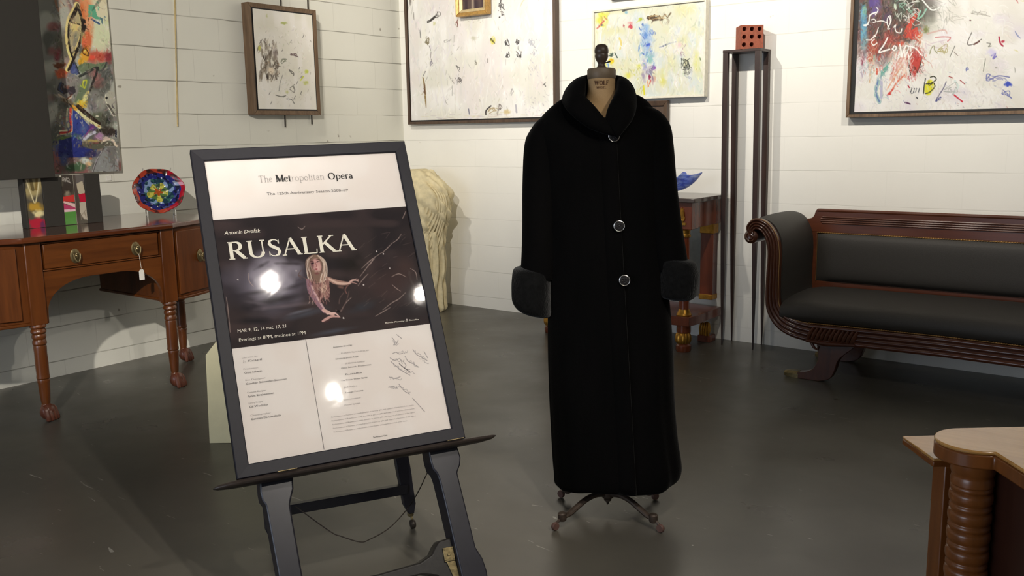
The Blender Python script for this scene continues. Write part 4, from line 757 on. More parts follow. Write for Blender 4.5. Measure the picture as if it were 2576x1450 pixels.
for s in (1, -1):
    mol = MB()
    o = side_box(s); cx = sum(p[0] for p in o) / len(o); cy = sum(p[1] for p in o) / len(o)
    mol.prism([(cx + (p[0] - cx) * 1.02, cy + (p[1] - cy) * 1.02) for p in o], .500, .516, 'XY')
    mol.build('base_moulding', M_side, r, bevel=.004)
LEGP = [(.036, .502), (.039, .495), (.039, .488), (.030, .480), (.036, .472), (.037, .462), (.030, .452), (.033, .444), (.034, .434), (.029, .424), (.033, .414), (.034, .402), (.029, .394), (.031, .386), (.030, .35), (.0315, .30), (.030, .245), (.031, .235), (.032, .225), (.028, .218), (.031, .208), (.028, .198), (.026, .15), (.022, .10), (.020, .088), (.024, .080), (.024, .072), (.020, .066), (.022, .055)]
def paw(m, x, y, ang, k=1.0):
    c, s = math.cos(ang), math.sin(ang)
    m.ball((x + .008 * c, y + .008 * s, .036 * k), (.030 * k, .030 * k, .034 * k), 14, 8)
    for j in (-1.5, -.5, .5, 1.5):
        tx = .030 * k; ty = j * .0165 * k; ex = .004 * abs(j)
        p = [(x + c * t - s * (ty * (0.55 + t * 12 * .6)), y + s * t + c * (ty * (0.55 + t * 12 * .6)), z) for t, z in ((.0, .058 * k), (.018 * k, .050 * k), (tx - ex, .032 * k), (tx + .008 - ex, .012 * k), (tx + .006 - ex, .003))]
        m.tube(spline(p, 3), [.006 * k, .008 * k, .009 * k, .010 * k, .010 * k, .010 * k, .010 * k, .010 * k, .010 * k, .009 * k, .009 * k, .007 * k, .004 * k][:len(spline(p, 3))], 8)
for (x, y, a) in ((.775, -3.56, .25), (.775, -2.82, .35), (.27, -2.43, .35), (.27, -3.97, .3)):
    lg = MB().lathe(LEGP, (x, y, 0), 24).build('leg', M_side_v, r)
    m = MB(); paw(m, x, y, a, 1.3); m.build('paw_foot', M_paw, lg, label='carved paw foot')
# price tag on the drawer pull
r = thing('price_tag', (.835, -3.010, .80), 'white paper price tag hanging by a string from the drawer pull', 'price tag')
MB().tube([(.828, -3.012, .800), (.832, -3.010, .76), (.834, -3.008, .718)], .0012, 6).build('string', M_string, r)
MB().prism([(-3.024, .655), (-2.994, .655), (-2.994, .703), (-3.001, .713), (-3.017, .713), (-3.024, .703)], .834, .8355, 'YZ').build('tag', M_paper, r)

# ------------------------------------------------------------------ dark display panel on a slab base, standing on the sideboard
r = thing('display_panel', (.38, -3.2, ST), 'large matt dark rectangular panel raised on upright dark and colour-splashed slabs on the sideboard', 'panel')
MB().box((.335, -4.15, 1.213), (.43, -3.222, 2.55)).build('panel', M_panel, r, bevel=.003)
def slab(y0, y1, z1=1.222): MB().box((.32, y0, ST), (.38, y1, z1)).build('dark_slab', M_panel, r, bevel=.002, label='dark upright slab')
slab(-3.374, -3.364); slab(-3.275, -3.168, 1.212); slab(-3.036, -2.948)
def strip(y0, y1, paint, name, label):
    pt = Painter([(0, 0), (40, 0), (40, 120), (0, 120)], 41, 121, (90, 84, 72)); paint(pt)
    m = MB().box((.322, y0, ST + .001), (.374, y1, 1.222)).build('painted_slab', M_canvas_edge, r, label=label)
    pt.build('painted_face', (.377, y0 + .001, 1.2215), (0, y1 - y0 - .002, 0), (0, 0, -(1.2215 - ST - .002)), M_glassart, r)
def pa(p):
    p.blob(20, 20, 26, 34, (176, 160, 112), 1, .4, 0, .3); p.stroke([(4, 8), (12, 40), (20, 62), (30, 30), (36, 6)], 3, (224, 212, 168)); p.stroke([(14, 4), (18, 30)], 8, (110, 96, 60)); p.stroke([(30, 4), (26, 30)], 6, (140, 116, 64))
    p.blob(20, 72, 26, 14, (196, 156, 60), 1, .5); p.blob(26, 88, 18, 12, (240, 226, 170), 1, .5); p.blob(20, 112, 26, 20, (188, 40, 62), 1, .4); p.blob(34, 116, 8, 16, (110, 50, 90), .8, .5)
def pc(p):
    p.blob(20, 20, 26, 34, (66, 58, 52), 1, .4, 0, .4); p.scribble(20, 12, 16, 10, 12, 2, (190, 184, 176), .8, 3); p.blob(16, 44, 12, 10, (150, 140, 120), .8, .5)
    p.poly([(0, 52), (40, 48), (40, 66), (0, 62)], (206, 62, 58)); p.poly([(0, 62), (40, 70), (40, 80), (0, 66)], (232, 196, 190)); p.poly([(0, 68), (40, 80), (40, 84), (0, 82)], (190, 72, 110)); p.poly([(0, 82), (40, 84), (40, 90), (0, 90)], (236, 196, 206)); p.poly([(0, 89), (40, 89), (40, 120), (0, 120)], (92, 150, 72))
def pd(p):
    p.blob(20, 14, 26, 20, (104, 96, 92), 1, .4); p.poly([(10, 22), (34, 16), (40, 44), (26, 52), (14, 44)], (196, 184, 160)); p.poly([(14, 48), (40, 46), (40, 70), (18, 66)], (196, 34, 60)); p.poly([(16, 68), (40, 68), (40, 112), (26, 108), (14, 92)], (196, 186, 168)); p.stroke([(4, 0), (8, 60), (6, 120)], 10, (84, 74, 68)); p.scribble(26, 100, 10, 12, 10, 2, (150, 136, 120), .8, 4)
strip(-3.364, -3.276, pa, 'a', 'slab splashed gold, white and crimson'); strip(-3.167, -3.100, pc, 'c', 'slab banded red, pink and green'); strip(-3.100, -3.037, pd, 'd', 'slab mottled grey, red and cream')

# ------------------------------------------------------------------ fused glass plate on a clear stand
r = thing('art_glass_plate', (.30, -2.53, ST), 'round blue and red art glass plate with yellow flower centre, upright on the sideboard', 'plate')
PC_ = V3((.30, -2.535, 1.093)); N_ = V3((.80, -.42, .28)).normalized(); U_ = V3((.42, .80, 0)).normalized(); V_ = N_.cross(U_).normalized()
nr, ns = 64, 200; vs = []; cols = []; rg = np.random.RandomState(4); nz = rg.rand(16, 24)
def nzs(x, y, k, o):
    from mathutils import noise as mn
    return min(1, max(0, .5 + .75 * mn.noise(Vector((x * k + o, y * k, o * 1.7)))))
def nzf(a, b):
    a = a * 15 / 1.0; b = (b % 1) * 24; i = int(a) % 16; j = int(b) % 24; fa = a - int(a); fb = b - int(b)
    return (nz[i, j] * (1 - fa) + nz[(i + 1) % 16, j] * fa) * (1 - fb) + (nz[i, (j + 1) % 24] * (1 - fa) + nz[(i + 1) % 16, (j + 1) % 24] * fa) * fb
for i in range(nr + 1):
    t = i / nr
    for j in range(ns):
        th = 2 * PI * j / ns; R = (.150 + .003 * math.sin(3 * th + 1) + .003 * math.sin(7 * th)) * t; dep = .045 * (t ** 2.2) + .004 * math.sin(6 * th) * t * (1 - t)
        vs.append(PC_ + U_ * (R * math.cos(th)) + V_ * (R * .93 * math.sin(th)) + N_ * (dep - .02))
        n1 = nzs(t * math.cos(th), t * math.sin(th), 3.2, 1); pet = .5 + .5 * math.cos(5 * th + .6 + 1.2 * n1)
        n2 = nzs(t * math.cos(th), t * math.sin(th), 5.0, 7); n3 = nzs(t * math.cos(th), t * math.sin(th), 8.5, 13)
        if t > .84 + .08 * (n1 - .5):
            c = (170, 24, 44) if math.cos(th) > .25 else (176, 66, 46)
            if n2 < .42: c = (92, 40, 36)
            if n2 < .2: c = (52, 36, 34)
        elif t > .60 + .16 * (n1 - .5): c = (36, 40, 112) if n2 > .45 else ((22, 26, 54) if n3 < .6 else (70, 78, 130))
        elif t > .36 + .22 * pet * n1: c = (128, 152, 190) if n2 > .62 else ((30, 56, 74) if n3 < .6 else (52, 96, 90))
        elif t > .10 + .10 * pet: c = ((196, 190, 84) if n3 > .35 else (150, 150, 60)) if pet > .5 else ((84, 116, 60) if n2 > .4 else (50, 70, 60))
        else: c = (168, 78, 30)
        if n3 > .96 and t > .2: c = (214, 222, 232)
        cols.append(c)
fs = [(i * ns + j, i * ns + (j + 1) % ns, (i + 1) * ns + (j + 1) % ns, (i + 1) * ns + j) for i in range(nr) for j in range(ns)]
mb = MB(); mb.v = [tuple(v) for v in vs]; mb.f = fs
o = mb.build('plate', M_glassart, r, angle=180)
at = o.data.color_attributes.new('paint', 'FLOAT_COLOR', 'POINT'); cc = np.ones((len(vs), 4)); cc[:, :3] = lin(np.array(cols)); at.data.foreach_set('color', cc.reshape(-1).astype(np.float32))
md = o.modifiers.new('thick', 'SOLIDIFY'); md.thickness = .005; md.offset = -1
sd = MB()
for du in (-.075, .085):
    b0 = PC_ + U_ * du; f0 = V3((b0.x, b0.y, ST)) + V3((N_.x, N_.y, 0)) * .055; bk = V3((b0.x, b0.y, ST)) - V3((N_.x, N_.y, 0)) * .10; lo = b0
    sd.tube([f0 + V3((0, 0, .035)), f0 + V3((0, 0, .003)), bk + V3((0, 0, .003)), b0 + V_ * .12 - N_ * .03 - V3((.012, 0, 0)), b0 + V_ * .150 - N_ * .012], .0035, 8)
sd.build('display_stand', M_white_metal, r, label='slim wire display stand')

# ------------------------------------------------------------------ draped torso statue in the corner
r = thing('torso_statue', (.40, -.32, 0), 'headless cream stone torso in folded drapery behind the poster by the corner', 'statue')
zs = [(.00, .15, .13, .45), (.03, .19, .15, .43), (.10, .19, .15, .42), (.30, .20, .15, .41), (.45, .215, .155, .40), (.60, .235, .16, .40), (.70, .27, .17, .39), (.80, .295, .18, .40), (.90, .31, .18, .40), (.97, .30, .17, .40), (1.03, .26, .16, .39), (1.08, .20, .14, .38), (1.115, .155, .12, .39), (1.125, .13, .10, .39)]
zz = spline(zs, 7); rings = []
for z, rx, ry, cx in zz:
    ring = []
    for i in range(160):
        a = 2 * PI * i / 160; fold = 0
        low = min(1, max(0, (.72 - z) / .3)); up = 1 - low
        fold += low * .017 * math.sin(15 * a + 1.5 * math.sin(3 * z * 4)) + low * .008 * math.sin(29 * a + 2)
        dg = math.sin(26 * z + 5.2 * (a - .3) + 1.0); side = max(0, math.cos(a - .15)); fold += up * (.010 * dg * side ** .8 + .010 * math.sin(58 * z + 12 * (a - .3) + 2 * math.sin(9 * z)) * side ** .6 + .006 * math.sin(17 * a + 14 * z))
        fold += .026 * max(0, math.cos((a - 5.3) * 3)) * up * .6
        if .60 < z < .80: fold -= .020 * math.exp(-((z - .69 - .05 * math.sin(a)) / .018) ** 2)
        k = 1 + fold / .22
        ring.append((cx + rx * math.cos(a) * k, -.32 + ry * math.sin(a) * k, z + .012 * math.sin(5 * a) * (z > 1.09)))
    rings.append(ring)
MB().loft(rings).build('draped_body', M_stone, r, angle=70)
dm = MB()
for k in range(9):
    t_ = k / 8; a0 = -1.30 + .13 * k
    pts = []
    for q in range(6):
        u = q / 5; z = 1.08 - .05 * t_ - u * (.40 + .16 * t_); row = min(zz, key=lambda e: abs(e[0] - z)); a = a0 + .45 * math.sin(u * PI) * (1 - .5 * t_) - .05 * u
        pts.append((row[3] + row[1] * 1.0 * math.cos(a), -.32 + row[2] * 1.0 * math.sin(a), z))
    sp = spline(pts, 5); dm.tube(sp, [max(.003, .011 * math.sin(.2 + 2.75 * i / (len(sp) - 1))) for i in range(len(sp))], 8)
dm.build('drapery_fold', M_stone, r, label='falling folds of cloth')

# cream plinth behind the easel
r0 = MB(basis((1.785, -3.305, 0), (.80, .60, 0), (-.60, .80, 0), (0, 0, 1)))
r0.prism([(0, 0), (.30, 0), (.30, .50), (.075, .50), (.012, .425)], 0, .06, 'XZ')
tag(r0.build('cream_board', M_board, bevel=.003), 'cream painted board with a clipped corner standing on the floor behind the easel', 'board')

# ------------------------------------------------------------------ console table
r = thing('console_table', (2.25, -.28, 0), 'mahogany console table with gilt mounts and paw feet behind the coat', 'console table')
def rects(mb, pts, z0, z1): return mb.prism(pts, z0, z1, 'XY')
MB().prism([(1.66, -.03), (1.66, -.44), (1.70, -.52), (1.84, -.52), (1.86, -.50), (2.70, -.50), (2.72, -.52), (2.895, -.52), (2.90, -.51), (2.90, -.03)], .965, .992, 'XY').build('top', plain('dark polished top', (84, 74, 70), .12, 0, .1, spec=.7), r, bevel=.004, label='dark polished top')
fz = MB(); fz.box((1.72, -.46, .80), (2.865, -.05, .965)); fz.box((1.72, -.495, .795), (1.82, -.40, .966)); fz.box((2.74, -.495, .795), (2.87, -.40, .966)); fz.build('frieze', M_console, r, bevel=.003)
for cx in (1.77, 2.805):
    c = MB(); c.lathe([(.034, .275), (.033, .30), (.0325, .45), (.031, .60), (.028, .742)], (cx, -.45, 0), 28); co = c.build('column', M_console, r)
    MB().lathe([(.030, .740), (.036, .745), (.036, .755), (.031, .762), (.033, .785), (.040, .790), (.042, .7955)], (cx, -.45, 0), 28).build('capital', M_gilt, co, label='gilt capital')
    MB().lathe([(.048, .235), (.050, .243), (.044, .252), (.040, .262), (.036, .272), (.034, .278)], (cx, -.45, 0), 28).build('base_ring', M_gilt, co, label='gilt base ring')
    MB().lathe([(.040, .120), (.046, .125), (.047, .14), (.046, .21), (.047, .228), (.044, .236)], (cx, -.45, 0), 28).build('drum', M_console, r)
    m = MB()
    for k in range(9):
        a = -PI * .95 + k * PI * .95 / 8 * 1.0
        px, py = math.cos(a), math.sin(a)
        m.tube(spline([(cx + px * .030, -.45 + py * .030, .128), (cx + px * .040, -.45 + py * .040, .110), (cx + px * .043, -.45 + py * .046, .080), (cx + px * .036, -.45 + py * .046, .055)], 3), [.006, .008, .010, .011, .012, .012, .012, .011, .009, .006], 8)
    m.ball((cx, -.45, .088), (.038, .038, .042), 16, 8); m.build('gilt_foot', M_gilt, r, label='gilt acanthus foot')
    MB().lathe([(.046, 0), (.050, .01), (.050, .04), (.040, .052)], (cx, -.45, 0), 24).build('foot_pad', M_console, r, label='dark wooden foot block')
    # pilaster at the wall
    x0 = cx - .045; pl = MB().box((x0, -.13, .29), (x0 + .09, -.06, .80)).build('pilaster', M_console, r, bevel=.002)
    MB().box((x0 - .004, -.138, .735), (x0 + .094, -.056, .800)).build('pilaster_cap', M_gilt, pl, bevel=.003, label='gilt cap')
    MB().box((x0 - .004, -.138, .290), (x0 + .094, -.056, .325)).build('pilaster_base', M_gilt, pl, bevel=.003, label='gilt base')
    m = MB(); m.ball((cx, -.11, .085), (.032, .03, .05), 14, 8)
    for k in range(5): m.tube([(cx - .028 + k * .014, -.13, .13), (cx - .032 + k * .016, -.145, .09), (cx - .030 + k * .015, -.142, .045)], .007, 8)
    m.build('gilt_foot', M_gilt, r); MB().box((cx - .045, -.15, 0), (cx + .045, -.06, .045)).build('foot_pad', M_console, r, bevel=.003)
    # palmette mount on the frieze block
    m = MB()
    for k in range(7):
        a = math.radians(30 + k * 20); l = .052 + .016 * math.sin(math.radians(30 + k * 20)) * 1.4
        m.tube([(cx, -.497, .835), (cx + math.cos(a) * l * .28, -.501, .835 + math.sin(a) * l * .75), (cx + math.cos(a) * l * .30, -.499, .835 + math.sin(a) * l * 1.35)], [.004, .0055, .003], 8)
    m.box((cx - .026, -.502, .822), (cx + .026, -.496, .838)); m.ball((cx, -.500, .852), (.012, .006, .012), 10, 8); m.build('palmette_mount', M_gilt, r, label='gilt palmette mount')
MB().prism([(1.69, -.05), (1.69, -.40), (1.72, -.505), (1.84, -.505), (1.95, -.40), (2.1, -.36), (2.44, -.36), (2.62, -.40), (2.73, -.505), (2.865, -.505), (2.88, -.40), (2.88, -.05)], .175, .235, 'XY').build('shelf', M_console, r, bevel=.003)
MB().box((1.70, -.06, .29), (2.84, -.05, .80)).build('back_panel', plain('silvered back panel', (150, 150, 146), .12, .9), r, smooth=False, label='grey mirrored back panel')

# blue glass bowl on the console
r = thing('glass_bowl', (2.60, -.28, .992), 'blue blown glass bowl with a pointed wavy rim on the console table', 'bowl')
t = NT('blue streaked glass'); b = t.bsdf(Roughness=.08, Alpha=.80); b.inputs['Transmission Weight'].default_value = .45
t.l(t.ramp(t.noise(t.coord((1, 1, 3)), 14, 3, .5, 1.0), [(.35, L4((58, 82, 190))), (.5, L4((120, 146, 226))), (.66, L4((190, 206, 240)))]), b.inputs['Base Color']); M_blue = t.m
rings = []; nn_ = 96
for i in range(22):
    t_ = i / 21; ring = []
    for k in range(nn_):
        a = 2 * PI * k / nn_; tip = max(0, math.cos(a * 2 - .2)) ** 3
        R = .018 + (.130 + .080 * tip) * t_ ** .75; z = 1.015 + .095 * t_ ** 1.5 + .030 * tip * t_ ** 3 - .018 * math.sin(4 * a) * t_ ** 2 + .012 * math.sin(7 * a) * t_ ** 2
        ring.append((2.60 + R * math.cos(a), -.28 + R * .72 * math.sin(a), z))
    rings.append(ring)
o = MB().loft(rings, cap=False).build('bowl', M_blue, r, angle=180); md = o.modifiers.new('t', 'SOLIDIFY'); md.thickness = .005
MB().lathe([(.050, .992), (.050, .996), (.020, 1.002), (.016, 1.012), (.022, 1.024)], (2.60, -.28, 0), 28).build('foot', M_blue, r)

# ------------------------------------------------------------------ tall four-legged stand with a perforated brick
r = thing('pedestal_stand', (3.035, -.09, 0), 'tall slender four-legged dark wooden stand between the console and the sofa', 'stand')
MB().box((2.912, -.185, 1.885), (3.158, -.012, 1.902)).build('top', M_stand, r, bevel=.002)
for lx, ly, fx, fy in ((2.930, -.168, 2.943, -.165), (2.930, -.030, 2.950, -.022), (3.140, -.168, 3.160, -.170), (3.140, -.030, 3.160, -.022)):
    m = MB(); R = []
    for z, w in ((1.886, .0165), (1.2, .0165), (.75, .0145), (.35, .0100), (.0, .0035)):
        t_ = 1 - z / 1.886; x = lx * (1 - t_) + fx * t_; y = ly * (1 - t_) + fy * t_; R.append([(x - w, y - w, z), (x + w, y - w, z), (x + w, y + w, z), (x - w, y + w, z)])
    m.loft(R).build('leg', M_stand, r, bevel=.001, angle=30)
ang = math.radians(35); bx = V3((math.cos(ang), math.sin(ang), 0)); by = V3((-math.sin(ang), math.cos(ang), 0))
Mb = basis(V3((3.048, -.095, 1.902)), bx, by, (0, 0, 1)); m = MB(Mb); h = .070; S3 = .14 / 3
for i in range(3):
    for k in range(3):
        cx = -h + S3 * (i + .5); cz = .003 + S3 * (k + .5); n = 16; hole = not (i == 2 and k == 0)
        sq = []
        for q in range(n):
            a = 2 * PI * q / n; c, s = math.cos(a), math.sin(a); w = max(abs(c), abs(s)); sq.append((cx + c / w * S3 / 2, -h, cz + s / w * S3 / 2))
        sq = sq + []
        rr = .0135 if hole else .0002
        ci = [(cx + rr * math.cos(2 * PI * q / n), -h, cz + rr * math.sin(2 * PI * q / n)) for q in range(n)]
        cd = [(x, y + .06, z) for x, y, z in ci]
        m.add(sq + ci + cd, [(q, (q + 1) % n, n + (q + 1) % n, n + q) for q in range(n)] + [(n + q, n + (q + 1) % n, 2 * n + (q + 1) % n, 2 * n + q) for q in range(n)] + [tuple(2 * n + q for q in range(n))])
m.add([(-h, -h, .003), (h, -h, .003), (h, h, .003), (-h, h, .003), (-h, -h, .143), (h, -h, .143), (h, h, .143), (-h, h, .143)], [(0, 1, 2, 3), (4, 5, 6, 7), (1, 2, 6, 5), (2, 3, 7, 6), (3, 0, 4, 7)])
m.box((-h, -h, .0002), (h, h, .0032))
tag(m.build('perforated_brick', M_brick, angle=25), 'square terracotta block with rows of round holes on top of the tall stand', 'block')

# ------------------------------------------------------------------ sofa
r = thing('sofa', (4.38, -.40, 0), 'long scroll-arm mahogany sofa with charcoal upholstery against the back wall', 'sofa')
SX = 4.40
path = [(3.352, .812), (3.340, .848), (3.372, .874), (3.425, .856), (3.466, .795), (3.481, .71), (3.479, .57), (3.481, .44), (3.500, .375), (3.545, .322), (3.615, .290), (3.71, .275)]
hw = [.014, .026, .031, .032, .034, .034, .036, .038, .042, .047, .050, .052]
sp = spline([(a, b, c) for (a, b), c in zip(path, hw)], 6)
def mold(s, M, name, parent, pts, yf, yb, reeds=4, amp=.008):
    rings = []
    for i, (x, z, hh) in enumerate(pts):
        x0, z0 = pts[max(i - 1, 0)][:2]; x1, z1 = pts[min(i + 1, len(pts) - 1)][:2]; d = Vector((x1 - x0, z1 - z0)).normalized(); n = Vector((d.y, -d.x)) * -1
        ring = []
        for k in range(25):
            t_ = -1 + 2 * k / 24; yy = yf - amp * abs(math.sin(t_ * PI * reeds / 2)) if reeds else yf
            ring.append((x + n.x * hh * t_, yy, z + n.y * hh * t_))
        ring.append((x + n.x * hh, yb, z + n.y * hh)); ring.append((x - n.x * hh, yb, z - n.y * hh))
        if s < 0: ring = [(2 * SX - p[0], p[1], p[2]) for p in ring]
        rings.append(ring)
    return MB().loft(rings).build(name, M, parent, angle=40)
for s in (1, -1):
    mx = (lambda x: x) if s > 0 else (lambda x: 2 * SX - x)
    am = mold(s, M_sofa_v, 'arm_moulding', r, sp, -.705, -.655)
    Mr = Matrix(((1, 0, 0), (0, 0, 1), (0, -1, 0)))
    MB().lathe([(.002, .012), (.012, .014), (.020, .008), (.026, .012), (.034, .006), (.040, .0), (.040, -.50)], (mx(3.343), -.700, .800), 28, Matrix(((1, 0, 0), (0, 0, -1), (0, 1, 0)))).build('scroll_end', M_sofa_v, am, label='carved scroll end')
    ap_ = [(a + (.012 if b > .35 else .0), b + .004, max(c - .004, .02)) for a, b, c in sp if True][6:66]
    R = []
    for i, (x, z, hh) in enumerate(ap_):
        x0, z0 = ap_[max(i - 1, 0)][:2]; x1, z1 = ap_[min(i + 1, len(ap_) - 1)][:2]; d = Vector((x1 - x0, z1 - z0)).normalized(); n = Vector((-d.y, d.x))
        ring = []
        for k in range(13):
            y = -.662 + k * (.522 / 12); puff = .012 * math.sin(PI * k / 12) ** .5
            ring.append((mx(x + n.x * (hh * .95 + puff)), y, z + n.y * (hh * .95 + puff)))
        for k in (12, 0):
            ring.append((mx(x - n.x * hh), -.662 + k * (.522 / 12), z - n.y * hh))
        R.append(ring)
    MB().loft(R).build('arm_upholstery', M_leather, r, angle=60)
    mold(s, M_gold_nail, 'arm_nail_trim', r, [(x + (.0 if False else 0) + 0, z, .0022) for x, z, hh in [(p[0] + (Vector((-(sp[min(i + 1, len(sp) - 1)][1] - sp[max(i - 1, 0)][1]), sp[min(i + 1, len(sp) - 1)][0] - sp[max(i - 1, 0)][0])).normalized().x) * p[2], p[1] + (Vector((-(sp[min(i + 1, len(sp) - 1)][1] - sp[max(i - 1, 0)][1]), sp[min(i + 1, len(sp) - 1)][0] - sp[max(i - 1, 0)][0])).normalized().y) * p[2], 0) for i, p in enumerate(sp)][10:]], -.7045, -.698, 0)
    # legs
    for fy, sgn in ((-.665, -1), (-.14, 1)):
        out = [(3.735, .235), (3.752, .18), (3.752, .12), (3.728, .070), (3.690, .046), (3.640, .036), (3.640, .0), (3.760, .0), (3.822, .022), (3.850, .075), (3.870, .14), (3.93, .200), (3.97, .235)]
        pts = [(mx(a), b) for a, b in spline(out[:6], 4)[:-1] + out[5:7] + spline(out[7:], 4)]
        lg = MB().prism(pts, fy - .028, fy + .028, 'XZ').build('leg', M_sofa_v, r, bevel=.006, angle=50)
        cp = MB(); cp.loft([[(mx(x), fy + yy * w, .020 + zz_ * hh) for yy, zz_ in ((-1, -1), (0, -1.0), (1, -1), (1, .2), (.6, 1), (-.6, 1), (-1, .2))] for x, w, hh in ((3.645, .030, .019), (3.62, .030, .020), (3.585, .028, .018), (3.562, .020, .013), (3.556, .010, .006))])
        cp.build('brass_toe', M_brass, lg, label='brass toe cap')
    # carved leaf at the head of each leg
    cv = MB()
    for k in range(11):
        x = 3.70 + k * .024
        cv.tube([(mx(x), -.708, .245), (mx(x + .012), -.716, .275), (mx(x + .030), -.712, .312)], [.010, .013, .007], 8)
    cv.tube([(mx(3.69), -.712, .232), (mx(3.80), -.716, .226), (mx(3.96), -.712, .236)], [.008, .014, .008], 8)
    cv.tube([(mx(3.715), -.70, .225), (mx(3.735), -.705, .195), (mx(3.752), -.70, .185), (mx(3.757), -.70, .205)], [.010, .008, .008, .006], 8); cv.build('carved_leaf', M_sofa_v, r, label='leaf carving')
mold(1, M_sofa, 'seat_rail', r, [(3.70, .275, .052), (4.40, .283, .052), (5.10, .275, .052)], -.705, -.60)
MB().box((3.72, -.60, .232), (5.08, -.12, .32)).build('under_frame', M_sofa, r)
nl = MB(); nl.tube([(3.70, -.706, .332), (4.4, -.706, .340), (5.10, -.706, .332)], .0035, 8)
for k in range(118): nl.ball((3.70 + k * 1.4 / 117, -.7095, .332 + .008 * math.sin(PI * k / 117)), .0042, 6, 4)
nl.build('nail_trim', M_gold_nail, r, label='row of brass nails')
prof = [(-.700, .335), (-.715, .365), (-.712, .400), (-.690, .432), (-.64, .450), (-.50, .466), (-.30, .468), (-.19, .460), (-.17, .44), (-.17, .335)]
R = []
for k in range(25):
    t_ = k / 24; x = 3.532 + t_ * (2 * SX - 2 * 3.532); e = min(1, math.sin(PI * t_) * 4) ** .5
    R.append([(x, a, .335 + max(0, (b - .335)) * (.86 + .14 * e) + .006 * math.sin(PI * t_)) for a, b in spline(prof, 4)])
MB().loft(R).build('seat', M_leather, r, angle=60, label='charcoal upholstered seat')
# back: shaped frame with reeded crest, inset upholstered panel
L_ = lambda pts: pts + [(2 * SX - a, b) for a, b in pts[::-1]]
crest = L_([(3.44, .845), (3.47, .862), (3.497, .866), (3.514, .874), (3.524, .890), (3.530, .912), (3.540, .926)])
fr = MB(); fr.prism(crest + [(2 * SX - 3.44, .785), (3.44, .785)], -.165, -.115, 'XZ')
fr.prism([(3.46, .40), (3.545, .40), (3.545, .79), (3.46, .79)], -.162, -.115, 'XZ'); fr.prism([(2 * SX - 3.545, .40), (2 * SX - 3.46, .40), (2 * SX - 3.46, .79), (2 * SX - 3.545, .79)], -.162, -.115, 'XZ'); fr.box((3.54, -.162, .42), (2 * SX - 3.54, -.115, .486))
fr.build('back_frame', M_sofa, r, bevel=.004, angle=40)
cr = MB(); cr.tube([(3.545, -.158, .918), (2 * SX - 3.545, -.158, .918)], .011, 10)
cr.build('crest_moulding', M_sofa, r, label='rounded top moulding')
rd = MB()
for z in (.880, .868, .856, .844): rd.tube([(3.565 if z in (.868, .856) else 3.575, -.166, z), (2 * SX - 3.57, -.166, z)], .0052, 8)
rd.build('crest_reeding', M_sofa, r, label='reeded band')
PX0, PX1, PZ0, PZ1 = 3.548, 2 * SX - 3.548, .486, .784; R = []
for j in range(17):
    v = j / 16; ring = []
    for i in range(41):
        u = i / 40; bl = (max(0, 1 - (2 * u - 1) ** 12)) ** .5 * (max(0, 1 - (2 * v - 1) ** 4)) ** .5
        ring.append((PX0 + (PX1 - PX0) * u, -.160 - .034 * bl, PZ0 + (PZ1 - PZ0) * v))
    R.append(ring)
MB().loft(R, cap=False, closed=False).build('back_panel', M_leather, r, angle=180, label='charcoal upholstered back panel')
nt = MB(); nt.tube([(PX0, -.164, PZ0), (PX0, -.164, PZ1), (PX1, -.164, PZ1), (PX1, -.164, PZ0)], .003, 6)
for k in range(130): nt.ball((PX0 + (PX1 - PX0) * k / 129, -.167, PZ1), .0040, 6, 4)
nt.build('back_nail_trim', M_gold_nail, r, label='row of brass nails')

# ------------------------------------------------------------------ desk in the right foreground
De = basis((5.0, -3.7, 0), (.784, .62, 0), (.62, -.784, 0), (0, 0, 1))
r = thing('writing_desk', (5.35, -3.7, 0), 'honey oak desk with rounded corner over a ringed turned column, right foreground', 'desk')
MB(De).prism([(.95, -.078), (.08, -.078)] + ell(.08, 0, .08, .078, 270, 90, 20)[1:-1] + [(.08, .078), (.08, .75), (.95, .75)], .752, .76, 'XY').build('top', M_oak, r, bevel=.003, angle=40)
MB(De).prism([(.95, -.078), (.08, -.078)] + ell(.08, 0, .08, .078, 270, 90, 20)[1:-1] + [(.08, .078), (.08, .75), (.95, .75)], .720, .7522, 'XY').build('top_edge', M_oak_side, r, bevel=.004, angle=40, label='brown edge band, stain and shade in its colour')  # edge browner than the top: part stain, part shade put into the colour
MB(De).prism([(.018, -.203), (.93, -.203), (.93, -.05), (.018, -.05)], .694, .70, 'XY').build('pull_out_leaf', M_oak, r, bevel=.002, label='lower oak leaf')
MB(De).prism([(.018, -.203), (.93, -.203), (.93, -.05), (.018, -.05)], .680, .6942, 'XY').build('leaf_edge', M_oak_side, r, bevel=.003, label='leaf edge, stain and shade in its darker colour')  # leaf edge likewise carries some shade in its darker brown
cp = [(.044, .7205), (.044, .700), (.0425, .698), (.040, .690), (.0405, .688), (.0425, .680), (.0425, .672), (.040, .670)]
z = .670
while z > .06:
    cp += [(.0395, z - .001), (.0415, z - .004), (.0415, z - .009), (.0395, z - .0115), (.0385, z - .0125), (.0385, z - .014), (.0420, z - .0165), (.0432, z - .023), (.0432, z - .030), (.0420, z - .037), (.0385, z - .0405), (.0385, z - .042)]
    z -= .043
cp += [(.044, .05), (.046, .04), (.046, 0)]
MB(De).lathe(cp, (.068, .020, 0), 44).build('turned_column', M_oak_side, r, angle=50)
MB(De).box((.045, -.105, 0), (.14, -.05, .682)).build('side_post', M_oak_side, r, bevel=.003)
MB(De).box((.113, .012, .05), (.90, .70, .7215)).build('pedestal', M_oak_dark, r, bevel=.003, label='dark shaded cabinet body')

